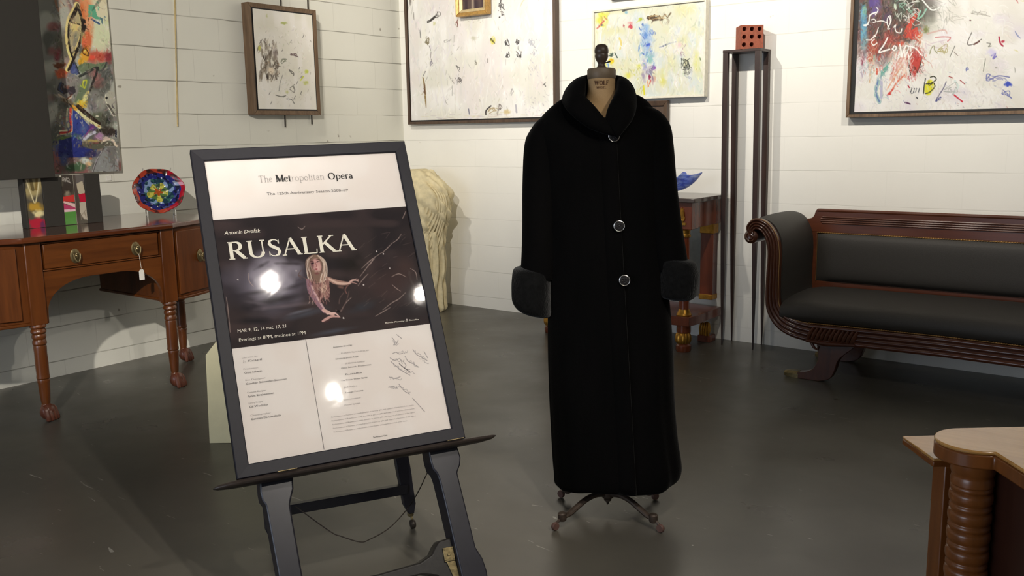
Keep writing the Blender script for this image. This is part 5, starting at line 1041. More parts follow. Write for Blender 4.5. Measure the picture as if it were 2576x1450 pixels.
# ------------------------------------------------------------------ studio easel
EO = V3((2.856, -4.011, 1.38)); Eu = V3((.488, .873, 0)).normalized(); En = V3((.782, -.438, .443)).normalized(); Ev = En.cross(Eu).normalized()
if Ev.z > 0: Ev = -Ev
Me = basis(EO, Eu, Ev, En)                     # a right, b down the slope, n towards the viewer
th = .0229; Pu = Eu * math.cos(th) - Ev * math.sin(th); Pv = Ev * math.cos(th) + Eu * math.sin(th)
Mp = basis(EO, Pu, Pv, En)                     # the framed poster sits a little crooked on the ledge
EP = lambda a, b, n=0: Me @ V3((a, b, n))
r = thing('easel', (3.35, -3.95, 0), 'blue-black wooden studio easel on casters holding the framed poster', 'easel')
legR = [(.600, .06), (.668, .06), (.690, .95), (.703, 1.00), (.706, 1.045), (.710, 1.075), (.704, 1.098), (.690, 1.120), (.692, 1.15), (.706, 1.355), (.722, 1.392), (.728, 1.43), (.726, 1.49), (.700, 1.515), (.668, 1.515), (.655, 1.48), (.645, 1.43), (.632, 1.20), (.627, 1.135), (.622, 1.112), (.612, 1.098), (.608, 1.07), (.608, .95)]
legL = [(.130, .06), (.190, .06), (.182, .95), (.184, 1.00), (.184, 1.05), (.182, 1.085), (.174, 1.105), (.166, 1.128), (.167, 1.16), (.175, 1.355), (.190, 1.40), (.194, 1.44), (.190, 1.49), (.165, 1.515), (.130, 1.515), (.112, 1.48), (.110, 1.40), (.108, 1.32), (.098, 1.14), (.096, 1.118), (.088, 1.104), (.086, 1.08), (.088, 1.045), (.092, .95)]
for o_ in (legR, legL):
    m = MB(Me); n_ = len(o_); N0, N1 = -.112, -.0325
    m.prism(o_, N0, N1, 'XY'); m.build('front_leg', M_black_lac, r, bevel=.005, smooth=True, angle=45)
# ledge: a long bar with tapered tips, on two small brackets
lb = MB(Mp); lb.loft([[(a, 1.048 + w * math.sin(t_) + dy, -.010 + .036 * k_ * math.cos(t_)) for t_ in [2 * PI * q / 14 for q in range(14)]] for a, w, k_, dy in ((-.068, .002, .1, .002), (-.055, .007, .35, .001), (-.02, .0105, .85, 0), (.02, .0112, 1, 0), (.70, .0112, 1, 0), (.75, .0105, .85, 0), (.79, .008, .4, -.001), (.806, .002, .1, -.002))])
lb.build('ledge', M_bar, r, angle=60)
for a0, a1 in ((.090, .182), (.612, .702)):
    MB(Mp).box((a0 + .02, 1.0365, .020), (a1 - .015, 1.0395, .031)).build('ledge_catch', M_brass, r, bevel=.001, label='worn brass catch')
# rear legs with casters
def caster(parent, P, side):
    P = V3(P); m = MB(); m.lathe([(.012, .058), (.012, .045), (.006, .040)], P, 14); m.tube([P + V3((0, 0, .046)), P + V3((side * .010, -.004, .038)), P + V3((side * .014, -.006, .020))], .005, 8)
    m.build('caster_fork', M_brass, parent, label='brass caster fork')
    w_ = MB(); Mw = (Eu).to_track_quat('Z', 'Y').to_matrix(); w_.lathe([(.004, -.008), (.015, -.008), (.017, -.004), (.017, .004), (.015, .008), (.004, .008)], P + V3((side * .015, -.006, .0175)), 20, Mw); w_.build('caster_wheel', M_darkmetal, parent)
rear = []
for foot, a_top in ((V3((3.196, -3.437, 0)), .545), (V3((2.955, -3.868, 0)), .165)):
    T = EP(a_top, .10, -.16); w_ = .023; rings = []
    d = (T - (foot + V3((0, 0, .055)))).normalized(); nn = Eu.cross(d).normalized()
    for t_, k_ in ((0, .42), (.012, .62), (.03, .95), (.10, 1.0), (.12, 1.08), (1, 1.0)):
        c_ = (foot + V3((0, 0, .055))).lerp(T, t_); rings.append([c_ + Eu * w_ * k_ + nn * .016, c_ - Eu * w_ * k_ + nn * .016, c_ - Eu * w_ * k_ - nn * .016, c_ + Eu * w_ * k_ - nn * .016])
    rear.append((foot, T)); rl = MB().loft(rings).build('rear_leg', M_black_lac, r, bevel=.002, angle=40); caster(rl, foot, 1)
f0 = rear[1][0] + V3((0, 0, .150)); f1 = rear[0][0] + V3((0, 0, .150)); q_ = V3((En.x, En.y, 0)).normalized()
c1 = MB(); c1.loft([[p_ + q_ * .012 + V3((0, 0, .018)), p_ - q_ * .012 + V3((0, 0, .018)), p_ - q_ * .012 - V3((0, 0, .018)), p_ + q_ * .012 - V3((0, 0, .018))] for p_ in (f0 + Eu * .01, f1 - Eu * .01)]); c1.build('rear_stretcher', M_black_lac, r, bevel=.002)
hb = MB(Me); hb.box((.12, .06, -.19), (.68, .13, -.125)); hb.build('hinge_rail', M_black_lac, r, bevel=.004)
mb_ = MB(Me); mb_.box((.10, .55, -.115), (.69, .61, -.125)); mb_.build('cross_rail', M_black_lac, r, bevel=.003)
# arched lower stretcher with brass corner plates
ar = [(.120, 1.345), (.17, 1.350), (.20, 1.362), (.25, 1.372), (.40, 1.374), (.53, 1.366), (.57, 1.350), (.585, 1.330), (.60, 1.315), (.650, 1.310), (.650, 1.45), (.600, 1.44), (.575, 1.415), (.53, 1.402), (.40, 1.404), (.25, 1.404), (.20, 1.41), (.17, 1.43), (.14, 1.445), (.120, 1.45)]
MB(Me).prism(ar, -.115, -.060, 'XY').build('front_stretcher', M_dkbar, r, bevel=.005, angle=50)
bp = MB(Me); bp.box((.606, 1.338, -.060), (.640, 1.380, -.053)); bp.prism([(.612, 1.381), (.640, 1.381), (.648, 1.44), (.636, 1.47), (.626, 1.43)], -.060, -.055, 'XY'); bp.tube([(.622, 1.358, -.056), (.622, 1.358, -.049)], .006, 10)
for a, b in ((.610, 1.343), (.636, 1.343), (.610, 1.375), (.636, 1.375)): bp.tube([(a, b, -.054), (a, b, -.051)], .0022, 8)
bp.build('corner_plate', M_brass, r, bevel=.001, label='square aged brass corner plate')
cd = MB(); cd.tube(spline([(3.376, -3.515, .300), (3.370, -3.600, .202), (3.354, -3.693, .138), (3.327, -3.768, .113), (3.311, -3.797, .111), (3.273, -3.839, .136), (3.246, -3.864, .156), (3.16, -3.93, .245)], 6), .0018, 6)
cd.build('tether_cord', M_cord, r, label='thin slack cord')

# ------------------------------------------------------------------ framed opera poster
FW, FH = .702, 1.036
r = thing('framed_poster', tuple(Mp @ V3((.35, 1.036, 0))), 'charcoal framed opera poster with a woman in dark water, leaning on the easel', 'poster')
fm = MB(Mp)
A = [(0, 0), (FW, 0), (FW, FH), (0, FH)]; bw = .038; B = [(bw, bw), (FW - bw, bw), (FW - bw, FH - bw), (bw, FH - bw)]
n0, n1, n2 = -.032, 0.0, -.003
for i in range(4):
    j = (i + 1) % 4
    fm.add([(*A[i], n0), (*A[j], n0), (*B[j], n0), (*B[i], n0), (*A[i], n1), (*A[j], n1), (*B[j], n2), (*B[i], n2)], [(0, 1, 2, 3), (7, 6, 5, 4), (0, 4, 5, 1), (2, 6, 7, 3)])
fm.build('frame', M_frame_blk, r, bevel=.0025, angle=30)
MB(Mp).box((.02, .02, -.030), (FW - .02, FH - .02, -.016)).build('backing_board', M_panel, r, smooth=False)
p = PP = Painter([(514, 400), (996, 381), (1140, 1086), (621, 1170)], 440, 640, (233, 226, 222))
# printed photograph in the middle band
inv = None
u_ = np.linspace(0, 1, p.nx)[None, :] * np.ones((p.ny, 1)); v_ = np.linspace(0, 1, p.ny)[:, None] * np.ones((1, p.nx))
vt, vb = (.237 - .038) / .960, (.650 - .038) / .960
p.wash((238, 234, 232), 60, 60, 2, .4, .7, .5)
base = p.img.copy(); p.img[:] = (60, 52, 53)
p.wash((46, 41, 44), 60, 40, 4, .4, .8); p.wash((80, 66, 66), 70, 26, 6, .55, .85, .5)
p.blob(672, 725, 130, 110, (88, 83, 96), 1, .7, 0, .2, 3); p.blob(678, 714, 100, 74, (136, 130, 146), .95, .7, -6, .3, 4); p.blob(684, 704, 62, 48, (176, 170, 184), .9, .8, 0, .3, 5); p.blob(680, 708, 30, 28, (196, 192, 206), .8, .9, 0, .2)
for (x, y, rx, ry, an, c, al) in ((720, 676, 40, 6, 2, (56, 50, 56), .85), (640, 750, 80, 10, -8, (50, 45, 52), .8), (700, 768, 90, 12, -12, (42, 38, 43), .85), (700, 786, 100, 7, -6, (126, 114, 122), .6), (650, 778, 50, 6, 10, (110, 100, 110), .5), (735, 735, 46, 8, -18, (60, 54, 62), .7), (655, 680, 26, 6, -30, (64, 58, 66), .7), (760, 806, 70, 12, -14, (84, 92, 108), .6), (745, 800, 46, 5, -14, (130, 136, 152), .55), (640, 822, 70, 12, 0, (34, 32, 36), .8), (620, 790, 40, 14, 0, (40, 36, 42), .7), (830, 850, 90, 8, -10, (84, 90, 106), .6), (905, 790, 50, 16, -20, (62, 66, 74), .7)):
    p.blob(x, y, rx, ry, c, al, .95, an, .2)
p.blob(980, 720, 80, 60, (66, 52, 52), .7, .9, -20, .3); p.blob(1020, 690, 50, 70, (74, 58, 56), .6, .9, 0, .3); p.blob(880, 680, 50, 40, (34, 31, 30), .7, .9, -20)
def wisp(pts, w, c, al):
    p.stroke(pts, [w * .3, w, w * .5, w * .9, w * .2], c, al, rough=.8)
for pts in ([(905, 690), (930, 668), (960, 648)], [(985, 626), (1002, 614), (1012, 600)], [(900, 712), (925, 680), (940, 664)], [(928, 680), (934, 668), (938, 664)], [(895, 735), (910, 716), (922, 704)], [(986, 732), (998, 742), (1008, 748)], [(960, 796), (985, 778), (1004, 768), (1022, 752)], [(940, 812), (962, 800), (980, 790)], [(1015, 560), (1020, 550), (1024, 540)], [(960, 650), (975, 636), (985, 626)], [(1036, 690), (1050, 700), (1054, 720)], [(984, 712), (1004, 704), (1024, 712)], [(850, 800), (862, 780), (878, 764)], [(570, 760), (574, 790), (580, 850)], [(622, 700), (624, 720), (634, 734)], [(742, 580), (752, 586), (760, 578)]):
    p.stroke(pts, [1.0, 2.2, 1.0], (176, 156, 150), .8)
for _ in range(50):
    x = p.rg.uniform(890, 1055); y = p.rg.uniform(600, 800); p.stroke([(x, y), (x + p.rg.uniform(6, 26), y - p.rg.uniform(2, 20))], 1.1, [(92, 78, 76), (78, 66, 66), (120, 102, 98)][p.rg.randint(3)], .5)
for x, y in ((597, 716), (738, 695), (980, 690), (910, 732), (963, 652), (945, 646), (1024, 820)): p.blob(x, y, 2.2, 3, (214, 206, 206), .9, .5)
# the woman: long wavy pale hair, upturned face, one arm reaching out and one into the water
p.blob(786, 690, 30, 44, (52, 42, 52), .8, .6, -8)
p.poly([(764, 676), (768, 660), (780, 653), (794, 654), (806, 664), (812, 680), (816, 700), (815, 722), (806, 726), (790, 728), (774, 726), (768, 714), (772, 700)], (134, 108, 96))
p.blob(788, 680, 14, 20, (206, 160, 156), 1, .25, -10); p.blob(778, 678, 6, 14, (120, 84, 88), .8, .6, -10); p.blob(792, 690, 7, 12, (222, 180, 176), .8, .7)
p.blob(779, 676, 5, 2.6, (40, 26, 32), 1, .5, -20); p.blob(792, 672, 4.4, 2.2, (50, 32, 38), 1, .5, -18); p.stroke([(774, 671), (781, 670)], 1.6, (70, 48, 46)); p.stroke([(788, 667), (796, 666)], 1.6, (70, 48, 46)); p.stroke([(786, 674), (789, 684), (785, 686)], 1.6, (150, 96, 96)); p.blob(788, 691, 4.2, 2.4, (140, 40, 58), 1, .5, -8); p.blob(787, 690.6, 2.4, .9, (60, 20, 28), 1, .4); p.blob(790, 702, 8, 4, (130, 84, 84), .8, .6)
HC = [(226, 208, 194), (180, 150, 134), (118, 92, 82), (206, 182, 166), (84, 64, 60), (236, 222, 210)]
for k in range(90):
    sd = -1 if k % 2 else 1; t0 = p.rg.uniform(0, 1)
    if sd < 0: x0 = 776 - 9 * t0; pts = [(782 - 6 * t0, 656 + 2 * t0), (x0 - 4, 668), (x0 - 3 + p.rg.uniform(-3, 3), 688), (x0 + 2 + p.rg.uniform(-4, 4), 708), (x0 + 4 + p.rg.uniform(-5, 6), 726 + p.rg.uniform(-6, 12))]
    else: x0 = 800 + 9 * t0; pts = [(790 + 8 * t0, 655 + 3 * t0), (x0 + 2, 670), (x0 + 5 + p.rg.uniform(-3, 3), 690), (x0 + 3 + p.rg.uniform(-5, 4), 712), (x0 - 2 + p.rg.uniform(-8, 6), 732 + p.rg.uniform(-6, 16))]
    p.stroke(pts, 1.8, HC[p.rg.randint(6)], .8)
p.poly([(762, 714), (776, 722), (790, 730), (806, 724), (820, 716), (823, 745), (821, 764), (815, 772), (806, 760), (800, 772), (790, 782), (778, 766), (768, 745), (764, 730)], (150, 112, 108)); p.blob(808, 742, 10, 24, (216, 184, 166), 1, .6); p.blob(776, 742, 8, 24, (128, 92, 104), .9, .6, -8); p.blob(796, 752, 5, 18, (84, 54, 56), .7, .7)
p.stroke([(768, 722), (774, 748), (790, 776), (808, 800)], [10, 14, 11, 7], (150, 116, 130)); p.stroke([(776, 734), (786, 756), (800, 780), (810, 796)], [3, 5, 5, 4], (214, 180, 184), .9); p.stroke([(806, 796), (818, 802), (832, 808)], [8, 9, 5], (216, 178, 170)); p.stroke([(804, 824), (814, 818), (828, 812), (848, 814)], [5, 7, 6, 2], (206, 164, 158)); p.stroke([(808, 828), (822, 820)], 1.6, (90, 56, 58)); p.stroke([(815, 806), (834, 804), (846, 812)], [3, 5, 2], (226, 192, 186))
p.stroke([(816, 714), (836, 724), (858, 728), (874, 728)], [8, 13, 11, 6], (168, 134, 124)); p.stroke([(820, 716), (842, 727), (862, 729), (874, 728)], [4, 6, 5, 3], (222, 192, 178), .9); p.blob(850, 738, 12, 5, (112, 86, 80), .8, .6, 14); p.stroke([(872, 727), (880, 721), (888, 720), (897, 723)], [5, 5, 3.4, 1.4], (216, 180, 172)); p.stroke([(876, 727), (884, 727), (893, 730)], 1.8, (184, 146, 140)); p.stroke([(882, 721), (890, 717), (896, 718)], 1.6, (206, 170, 162)); p.stroke([(870, 732), (862, 744), (866, 754)], 3, (120, 88, 84))
for _ in range(160):
    x = p.rg.uniform(768, 822); y = p.rg.uniform(716, 776); p.stroke([(x, y), (x + p.rg.uniform(-3, 3), y + p.rg.uniform(3, 8))], 1.3, [(232, 210, 196), (96, 62, 62), (196, 156, 146), (70, 46, 50), (170, 120, 118)][p.rg.randint(5)], .65)
for pts in ([(858, 752), (848, 766), (846, 780)], [(872, 748), (866, 770), (852, 800)], [(838, 796), (846, 800), (850, 796)], [(750, 694), (744, 706), (752, 718)], [(744, 706), (760, 714)]): p.stroke(pts, 2, (104, 84, 82), .9)
p.blob(857, 816, 2.6, 3.4, (220, 214, 214), .9, .4); p.blob(844, 799, 5, 4, (30, 26, 28), .9, .4)
band = (v_ > vt) & (v_ < vb); p.img = np.where(band[..., None], p.img, base)
# signatures and scribbles in the lower right
INK = (140, 136, 138)
for pts in ([(984, 866), (992, 876), (988, 884), (996, 880), (1000, 872)], [(985, 905), (994, 902), (1002, 906), (1012, 904)], [(1040, 895), (1048, 906), (1062, 914), (1078, 922)], [(978, 916), (990, 922), (1004, 918), (1010, 930)], [(1018, 912), (1026, 924), (1040, 930), (1054, 938)], [(980, 925), (996, 938), (1010, 948), (1030, 958)], [(1012, 924), (1020, 934), (1016, 942), (1030, 944)], [(975, 963), (990, 966), (1004, 962)], [(1000, 980), (1008, 990), (1016, 998), (1028, 1004)], [(972, 988), (984, 986), (996, 990)], [(1036, 1014), (1046, 1024), (1068, 1046)], [(996, 858), (1010, 868)], [(1070, 900), (1080, 916)]):
    p.stroke(pts, 1.6, INK, .9)
p.stroke([(1002, 930), (1012, 938), (1030, 950)], 2, (84, 80, 84), .9)
for (x, y, an, ln) in ((985, 872, 40, 18), (1000, 905, -10, 26), (1045, 900, 28, 36), (985, 918, 12, 30), (1025, 922, 26, 34), (985, 932, 30, 40), (1015, 945, 20, 30), (978, 965, 4, 30), (1000, 984, 30, 34), (975, 990, -6, 20), (1060, 915, 40, 26)):
    c_, s_ = math.cos(math.radians(an)), math.sin(math.radians(an)); pts = []
    for k in range(9): t_ = k / 8 * ln; o_ = p.rg.uniform(-4, 4); pts.append((x + t_ * c_ - o_ * s_, y + t_ * s_ + o_ * c_))
    p.stroke(pts, 1.2, (150, 146, 148), .8)
PP.build('poster_sheet', Mp @ V3((.037, .037, -.012)), Pu * (FW - .074), Pv * (FH - .074), M_print, r)
pl = lambda off=-.0105: (lambda x, z: Mp @ V3((x, -z + .013 * (x - .05), off)))
def ink(mat, name='printed_lettering', label=None): return MB(), mat, name, label
def word(fn, args, mat, name, label=None, **kw):
    m = MB(); fn(m, *args, pl(), **kw); m.build(name, mat, r, smooth=False, label=label)
word(letter, ('RUSALKA', .066, -.370, .057, .402), M_ink_white, 'title_lettering', 'large white serif letters RUSALKA', fat=1.12)
word(letter, ('Met', .2485, -.118, .0235, .050), M_ink, 'heading_word', 'bold black letters Met', fat=1.5)
word(letter, ('Opera', .4175, -.118, .0235, .085), M_ink, 'heading_word', 'black serif word Opera', fat=1.2)
word(letter, ('The', .195, -.118, .0235, .044), M_ink_grey, 'heading_word', 'light grey word The', fat=.6)
word(letter, ('ropolitan', .299, -.118, .0235, .108), M_ink_grey, 'heading_word', 'light grey letters ropolitan', fat=.6)
word(plain_text, ('The 125th Anniversary Season 2008–09', .214, -.163, .0095, .263), M_ink_mid, 'subheading')
word(plain_text, ('The Metropolitan Opera', .412, -.981, .0045, .045), M_ink, 'imprint_line')
word(plain_text, ('Antonín Dvořák', .066, -.287, .012, .110), M_ink_white, 'composer_line', 'small white italic line', shear=.25, fat=.01)
word(plain_text, ('MAR 9, 12, 14 mat, 17, 21', .062, -.603, .0105, .145), M_ink_white, 'date_line', 'white line of dates', shear=.1)
word(plain_text, ('Evenings at 8PM, matinee at 1PM', .062, -.631, .0105, .200), M_ink_white, 'time_line', 'white line of times', shear=.1)
word(plain_text, ('Renée Fleming as Rusalka', .517, -.626, .005, .112), M_ink_white, 'photo_caption', 'tiny white caption', shear=.2)
for k, (z, w1, w2, tx, cap_) in enumerate(((.692, .055, .056, 'J. Kvapil', 'Libretto by'), (.727, .05, .052, 'Otto Schenk', 'Production'), (.761, .07, .12, 'Günther Schneider-Siemssen', 'Set Designer'), (.799, .066, .076, 'Sylvia Strahammer', 'Costume Designer'), (.831, .05, .055, 'Gil Wechsler', 'Lighting Designer'), (.868, .07, .086, 'Carmen De Lavallade', 'Choreographer'))):
    word(plain_text, (tx, .064, -z - .004, .0060, w2), M_ink_mid, 'credit_line'); word(plain_text, (cap_, .063, -z + .008, .0045, w1 * .85), M_ink_grey, 'credit_caption')
W1 = ['Antonín Dvořák', 'RUSALKA, Opera in three acts', 'Libretto by Jaroslav Kvapil', 'Jiří Bělohlávek, Conductor', 'Otto Schenk, Production', 'Rusalka', 'The Prince, Water Sprite', 'Ježibaba', 'Foreign Princess', 'Gamekeeper', 'Wood Sprites']
for k, (z, x0, x1, dk) in enumerate(((.681, .338, .399, 1), (.703, .36, .449, 0), (.719, .34, .411, 1), (.737, .368, .430, 0), (.750, .352, .447, 1), (.771, .362, .414, 1), (.789, .345, .428, 1), (.811, .349, .392, 0), (.828, .352, .408, 1), (.849, .342, .398, 0), (.866, .341, .392, 0))):
    word(plain_text, (W1[k], x0, -z - .004, .0048, x1 - x0), M_ink_mid if dk else M_ink_grey, 'cast_line')
for k in range(5):
    word(plain_text, ('Performances of Rusalka are made possible in part by gifts and support of patrons of the opera', .296, -.900 - k * .0115, .0036, .262 - .03 * (k == 4)), M_ink_grey, 'small_print_line')
MB(Mp).box((.2588, .652, -.0115), (.2600, FH - .042, -.0104)).build('fold_line', M_ink_mid, r, smooth=False)
MB(Mp).box((bw - .004, bw - .004, -.0088), (FW - bw + .004, FH - bw + .004, -.0068)).build('glazing', M_glass, r, smooth=False)

# ------------------------------------------------------------------ dress form
DL = V3((3.72, -2.92, 0)); Md = basis(DL, (.857, .5145, 0), (-.5145, .857, 0), (0, 0, 1))   # x right, y away from the camera, z up
r = thing('dress_form', tuple(DL), 'tan tailor dress form with dark turned finial on a four-legged iron stand, wearing the coat', 'dress form')
NC = -.024
def ering(z, cx, cy, rx, ry, n=64, p_=2.0):
    out = []
    for i in range(n):
        a = 2 * PI * i / n; c, s = math.cos(a), math.sin(a)
        out.append((cx + rx * abs(c) ** (2 / p_) * (1 if c >= 0 else -1), cy + ry * abs(s) ** (2 / p_) * (1 if s >= 0 else -1), z))
    return out
prof = [(.80, .0, .0, .15, .10), (.95, .0, .0, .135, .095), (1.08, .0, .0, .115, .085), (1.2, -.01, -.005, .135, .10), (1.30, -.015, -.012, .150, .112), (1.38, -.02, -.006, .150, .100), (1.44, -.022, -.002, .125, .088), (1.48, -.024, 0, .090, .072), (1.51, -.024, 0, .062, .058), (1.54, -.024, 0, .051, .052), (1.57, -.024, 0, .0475, .049), (1.600, -.024, 0, .0475, .0485)]
pr = spline(prof, 5); m = MB(Md); m.loft([ering(z, cx, cy, rx, ry) for z, cx, cy, rx, ry in pr]); m.build('torso', M_tan, r, angle=80, label='tan linen covered torso and neck')
MB(Md).lathe([(.0475, 1.594), (.0495, 1.597), (.0495, 1.624), (.046, 1.630), (.020, 1.633)], (NC, 0, 0), 40).build('neck_cap', M_cap, r)
MB(Md).lathe([(.018, 1.632), (.015, 1.637), (.012, 1.643), (.0125, 1.648), (.017, 1.655), (.0215, 1.664), (.0235, 1.672), (.0225, 1.678), (.0220, 1.680), (.0240, 1.684), (.0240, 1.692), (.0215, 1.703), (.0150, 1.710), (.006, 1.7125)], (NC, 0, 0), 32).build('finial', M_finial, r)
MB(Md).tube([(NC + .010, -.004, 1.648), (NC + .024, -.008, 1.651), (NC + .030, -.010, 1.653)], [.0018, .0026, .0034], 8).build('finial_screw', M_darkmetal, r)
# stamped maker's lettering, curved round the neck
def neckp(x, z):
    a = (x) / .0485; return Md @ V3((NC + .0492 * math.sin(a), -.0500 * math.cos(a), z + .10 * (x * x) * 10))
mb = MB(); letter(mb, 'WOLF', -.024, 1.572, .0145, .050, neckp, 1.3); letter(mb, 'MODEL', -.017, 1.560, .0075, .034, neckp, 1.3); mb.build('stamped_lettering', M_stamp, r, smooth=False, label='brown stamped letters')
# stand
m = MB(Md); m.tube([(0, 0, .05), (0, 0, .82)], .014, 14); m.lathe([(.003, .034), (.007, .046), (.014, .056), (.024, .066), (.026, .085), (.024, .10), (.014, .115)], (0, 0, 0), 24); m.build('pole', M_rustiron, r)
for dx, dy in ((-.186, -.168), (.186, -.159), (-.180, .130), (.182, .132)):
    d = V3((dx, dy, 0)); L = d.length; d.normalize()
    P_ = lambda t_, z: (d.x * t_, d.y * t_, z)
    m = MB(Md); m.tube(spline([P_(.015, .078), P_(.06, .086), P_(.11, .079), P_(.16, .058), P_(.19, .046), P_(L - .035, .044)], 4), [(.012, .010)] * 20 + [(.010, .009)], 10)
    lg = m.build('stand_leg', M_rustiron, r)
    m = MB(Md); m.lathe([(.014, .030), (.016, .034), (.016, .056), (.012, .060)], P_(L - .030, 0), 14); m.tube([P_(L - .030, .038), P_(L - .016, .036), P_(L - .006, .026), P_(L, .016)], .0055, 8); m.build('caster_fork', M_rustiron, lg)
    Mw = V3((-d.y, d.x, 0)).to_track_quat('Z', 'Y').to_matrix(); m = MB(Md); m.lathe([(.004, -.007), (.0135, -.007), (.0155, -.003), (.0155, .003), (.0135, .007), (.004, .007)], P_(L + .002, .016), 18, Mw); m.build('caster_wheel', plain('dull rose brown caster', (110, 82, 74), .5, .2), lg)

# ------------------------------------------------------------------ long black fur coat on the form
r = thing('fur_coat', tuple(DL), 'long black fur coat with three buttons and thick cuffs on the dress form', 'coat')
#       z     cx     cy    rx    ry   fold
BD = [(.125, .030, .0, .218, .152, 1.0), (.14, .032, .0, .232, .160, 1.0), (.17, .034, .0, .236, .165, 1.0), (.22, .030, .0, .236, .166, 1.0), (.30, .022, .0, .232, .164, .9), (.45, .012, .0, .228, .160, .8), (.60, .008, .0, .227, .156, .6), (.75, .003, .0, .222, .152, .45), (.90, -.004, .0, .214, .150, .3), (1.05, -.010, .0, .208, .148, .2), (1.20, -.018, .0, .206, .146, .1), (1.32, -.026, .0, .212, .142, .05), (1.40, -.031, .0, .224, .134, 0), (1.455, -.031, .0, .212, .122, 0), (1.495, -.028, .01, .182, .104, 0), (1.53, -.022, .01, .140, .086, 0), (1.556, -.022, .01, .080, .068, 0)]
rings = []; n = 180
for z, cx, cy, rx, ry, fo in spline(BD, 6):
    ring = []
    for i in range(n):
        a = 2 * PI * i / n; c, s = math.cos(a), math.sin(a)
        k = 1 + fo * (.020 * math.sin(5 * a + .7) + .012 * math.sin(9 * a + 2.2 + z * 2) + .008 * math.sin(14 * a + z * 3)) * (1 if abs(c) < .98 else .4)
        fr_ = max(0, -s)                               # front
        x = cx + rx * (abs(c) ** .86) * (1 if c >= 0 else -1) * k; y = cy + ry * (abs(s) ** .9) * (1 if s >= 0 else -1) * k
        zz_ = z
        if z > 1.38: zz_ = z - (z - 1.38) * .42 * fr_ ** 1.5   # neckline dips at the front
        if z > 1.38: y += -.0 * fr_
        if z < .25: zz_ = z + (.006 * math.sin(3 * a + 1) + .010 * c + .006 * fr_) * (1 - z / .25) * 2
        ring.append((x, y, zz_))
    rings.append(ring)
# turn-up inside the hem
hem = [[(p_[0] * .93 + .002, p_[1] * .93, p_[2] + .004) for p_ in rings[0]], [(p_[0] * .92, p_[1] * .92, p_[2] + .12) for p_ in rings[0]]][::-1]
MB(Md).loft(hem + rings, cap=False).build('coat_body', M_fur, r, angle=180)
# overlapping front edge: a soft strip from collar to hem
def front_y(z, x):
    rows = spline(BD, 6); q = min(rows, key=lambda t_: abs(t_[0] - z)); c = (x - q[1]) / q[3]; return -q[4] * max(.05, (1 - min(.999, abs(c)) ** (2 / .86))) ** .45
R = []
for k in range(44):
    t_ = k / 43; z = 1.425 - t_ * (1.425 - .138); x = .018 + .076 * t_ ** 1.05; y = front_y(z, x - .02)
    w = .036; R.append([(x - 2.2 * w, y + .012, z), (x - w, y - .006, z), (x - .3 * w, y - .011, z), (x + .05 * w, y - .012, z), (x + .20 * w, y - .009, z), (x + .25 * w, y + .006, z), (x, y + .02, z), (x - w, y + .02, z)])
MB(Md).loft(R).build('front_band', M_fur, r, angle=180)
# sleeves and cuffs
for nm, sh, out in (('l', [(-.150, .008, 1.490), (-.184, .004, 1.464), (-.209, .000, 1.420), (-.222, -.006, 1.37), (-.230, -.012, 1.25), (-.236, -.022, 1.10), (-.243, -.034, .98), (-.250, -.042, .90)], [(.030, .040), (.056, .060), (.069, .074), (.074, .080), (.072, .078), (.069, .074), (.067, .070), (.064, .066)]),
                    ('r', [(.095, .008, 1.505), (.126, .004, 1.480), (.148, .000, 1.435), (.156, -.006, 1.37), (.166, -.012, 1.27), (.182, -.022, 1.13), (.205, -.034, 1.00), (.222, -.040, .93)], [(.030, .040), (.052, .058), (.064, .072), (.069, .076), (.070, .076), (.069, .073), (.066, .069), (.062, .064)])):
    pts = spline([a + b for a, b in zip(sh, out)], 6); R = []
    for q, (x, y, z, rx, ry) in enumerate(pts):
        R.append([(x + rx * math.cos(2 * PI * i / 40) * (1 + .018 * math.sin(3 * 2 * PI * i / 40 + z * 14)), y + ry * math.sin(2 * PI * i / 40) * (1 + .015 * math.sin(z * 23 + i * .3)), z) for i in range(40)])
    sl = MB(Md).loft(R).build('sleeve', M_fur, r, angle=180)
    if nm == 'l': CU = [(.935, -.262, .050, .058), (.925, -.268, .068, .070), (.890, -.272, .071, .078), (.850, -.273, .072, .080), (.810, -.272, .071, .080), (.785, -.265, .064, .074), (.772, -.258, .050, .060), (.775, -.255, .034, .044), (.83, -.250, .030, .040)]
    else: CU = [(.972, .232, .048, .058), (.962, .238, .066, .070), (.930, .246, .071, .078), (.900, .247, .072, .080), (.870, .245, .070, .078), (.845, .241, .066, .074), (.832, .236, .052, .060), (.834, .233, .034, .044), (.88, .230, .030, .040)]
    R = []
    for z, x, rx, ry in spline(CU, 5):
        R.append([(x + rx * abs(math.cos(a_)) ** .8 * (1 if math.cos(a_) > 0 else -1), -.045 + ry * math.sin(a_), z + .010 * math.cos(a_) * (-1 if nm == 'l' else -.6)) for a_ in [2 * PI * i / 48 for i in range(48)]])
    cu_ = MB(Md).loft(R).build('cuff', M_cuff, r, angle=180, label='thick turned fur cuff')
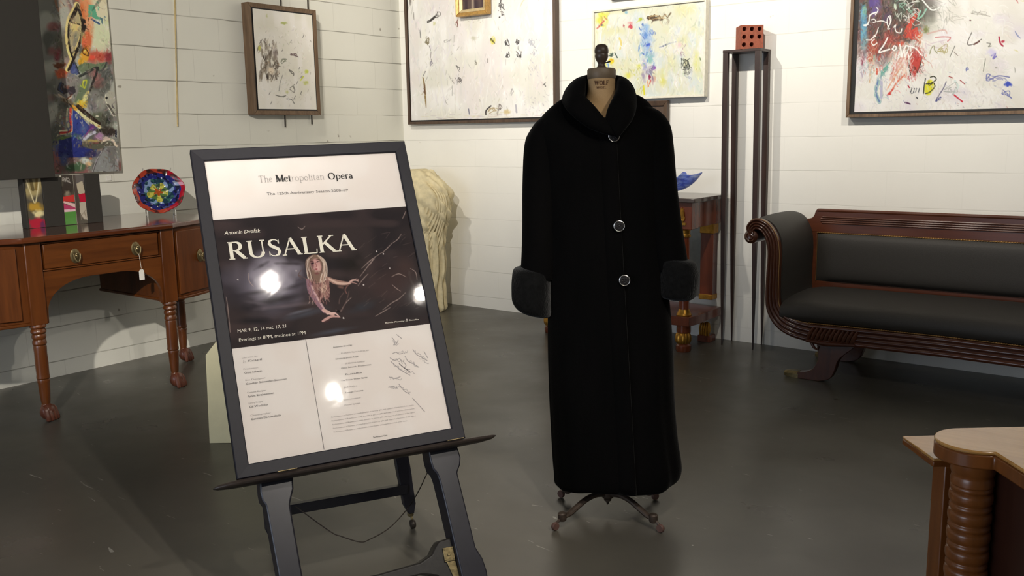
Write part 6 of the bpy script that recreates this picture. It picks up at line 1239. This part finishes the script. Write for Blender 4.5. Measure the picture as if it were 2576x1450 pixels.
# stand-up shawl collar
CI = [((-.010, -.150, 1.452), (.03, -.168, 1.395)), ((-.045, -.128, 1.497), (-.058, -.168, 1.425)), ((-.078, -.090, 1.535), (-.122, -.130, 1.470)), ((-.082, -.045, 1.568), (-.150, -.066, 1.500)), ((-.082, .0, 1.594), (-.156, .0, 1.516)), ((-.078, .040, 1.604), (-.142, .062, 1.528)), ((-.055, .066, 1.612), (-.09, .112, 1.54)), ((-.022, .072, 1.610), (-.022, .126, 1.54)), ((.014, .062, 1.608), (.048, .108, 1.535)), ((.036, .03, 1.600), (.080, .052, 1.522)), ((.036, -.010, 1.588), (.088, -.010, 1.505)), ((.030, -.052, 1.562), (.090, -.062, 1.484)), ((.016, -.098, 1.530), (.080, -.126, 1.452)), ((-.004, -.136, 1.487), (.055, -.156, 1.420)), ((-.012, -.156, 1.448), (.030, -.170, 1.390))]
R = []
for row in spline([a + b for a, b in CI], 6):
    I_, O_ = V3(row[:3]), V3(row[3:]); mid = (I_ + O_) / 2; hv = (O_ - I_) / 2; R.append((mid, hv))
rr_ = R; R = []
for i, (mid, hv) in enumerate(rr_):
    d = (rr_[min(i + 1, len(rr_) - 1)][0] - rr_[max(i - 1, 0)][0]).normalized(); tk = d.cross(hv).normalized(); f_ = min(1, .45 + min(i, len(rr_) - 1 - i) / 12)
    R.append([mid + hv * math.cos(2 * PI * k / 24) + tk * (.028 * f_ * math.sin(2 * PI * k / 24)) for k in range(24)])
MB(Md).loft(R).build('collar', M_fur, r, angle=180)
M_button = plain('glossy dark button', (46, 44, 44), .2, .2, .2, .3, 90); M_rim = plain('silver button rim', (196, 192, 186), .25, .9)
for x, z in ((.019, 1.399), (.037, 1.099), (.056, .913)):
    y = front_y(z, x - .02) - .012; Mw = V3((0, -1, .0)).to_track_quat('Z', 'Y').to_matrix(); xx = x * (1 - y * 0)
    m = MB(Md); m.lathe([(.003, .009), (.010, .010), (.016, .0085), (.0175, .004), (.0175, -.006), (.010, -.008)], (xx, y, z), 26, Mw)
    for k in range(7): m.ball((xx + .008 * math.cos(k * 2.4) * (k > 0), y - .009, z + .008 * math.sin(k * 2.4) * (k > 0)), (.0035, .002, .0035), 8, 6)
    bt = m.build('button', M_button, r)
    rm = MB(Md); rm.tube([(xx + .0175 * math.cos(2 * PI * k / 32), y - .006, z + .0175 * math.sin(2 * PI * k / 32)) for k in range(33)], .0018, 8); rm.build('button_rim', M_rim, bt, label='silver rim')
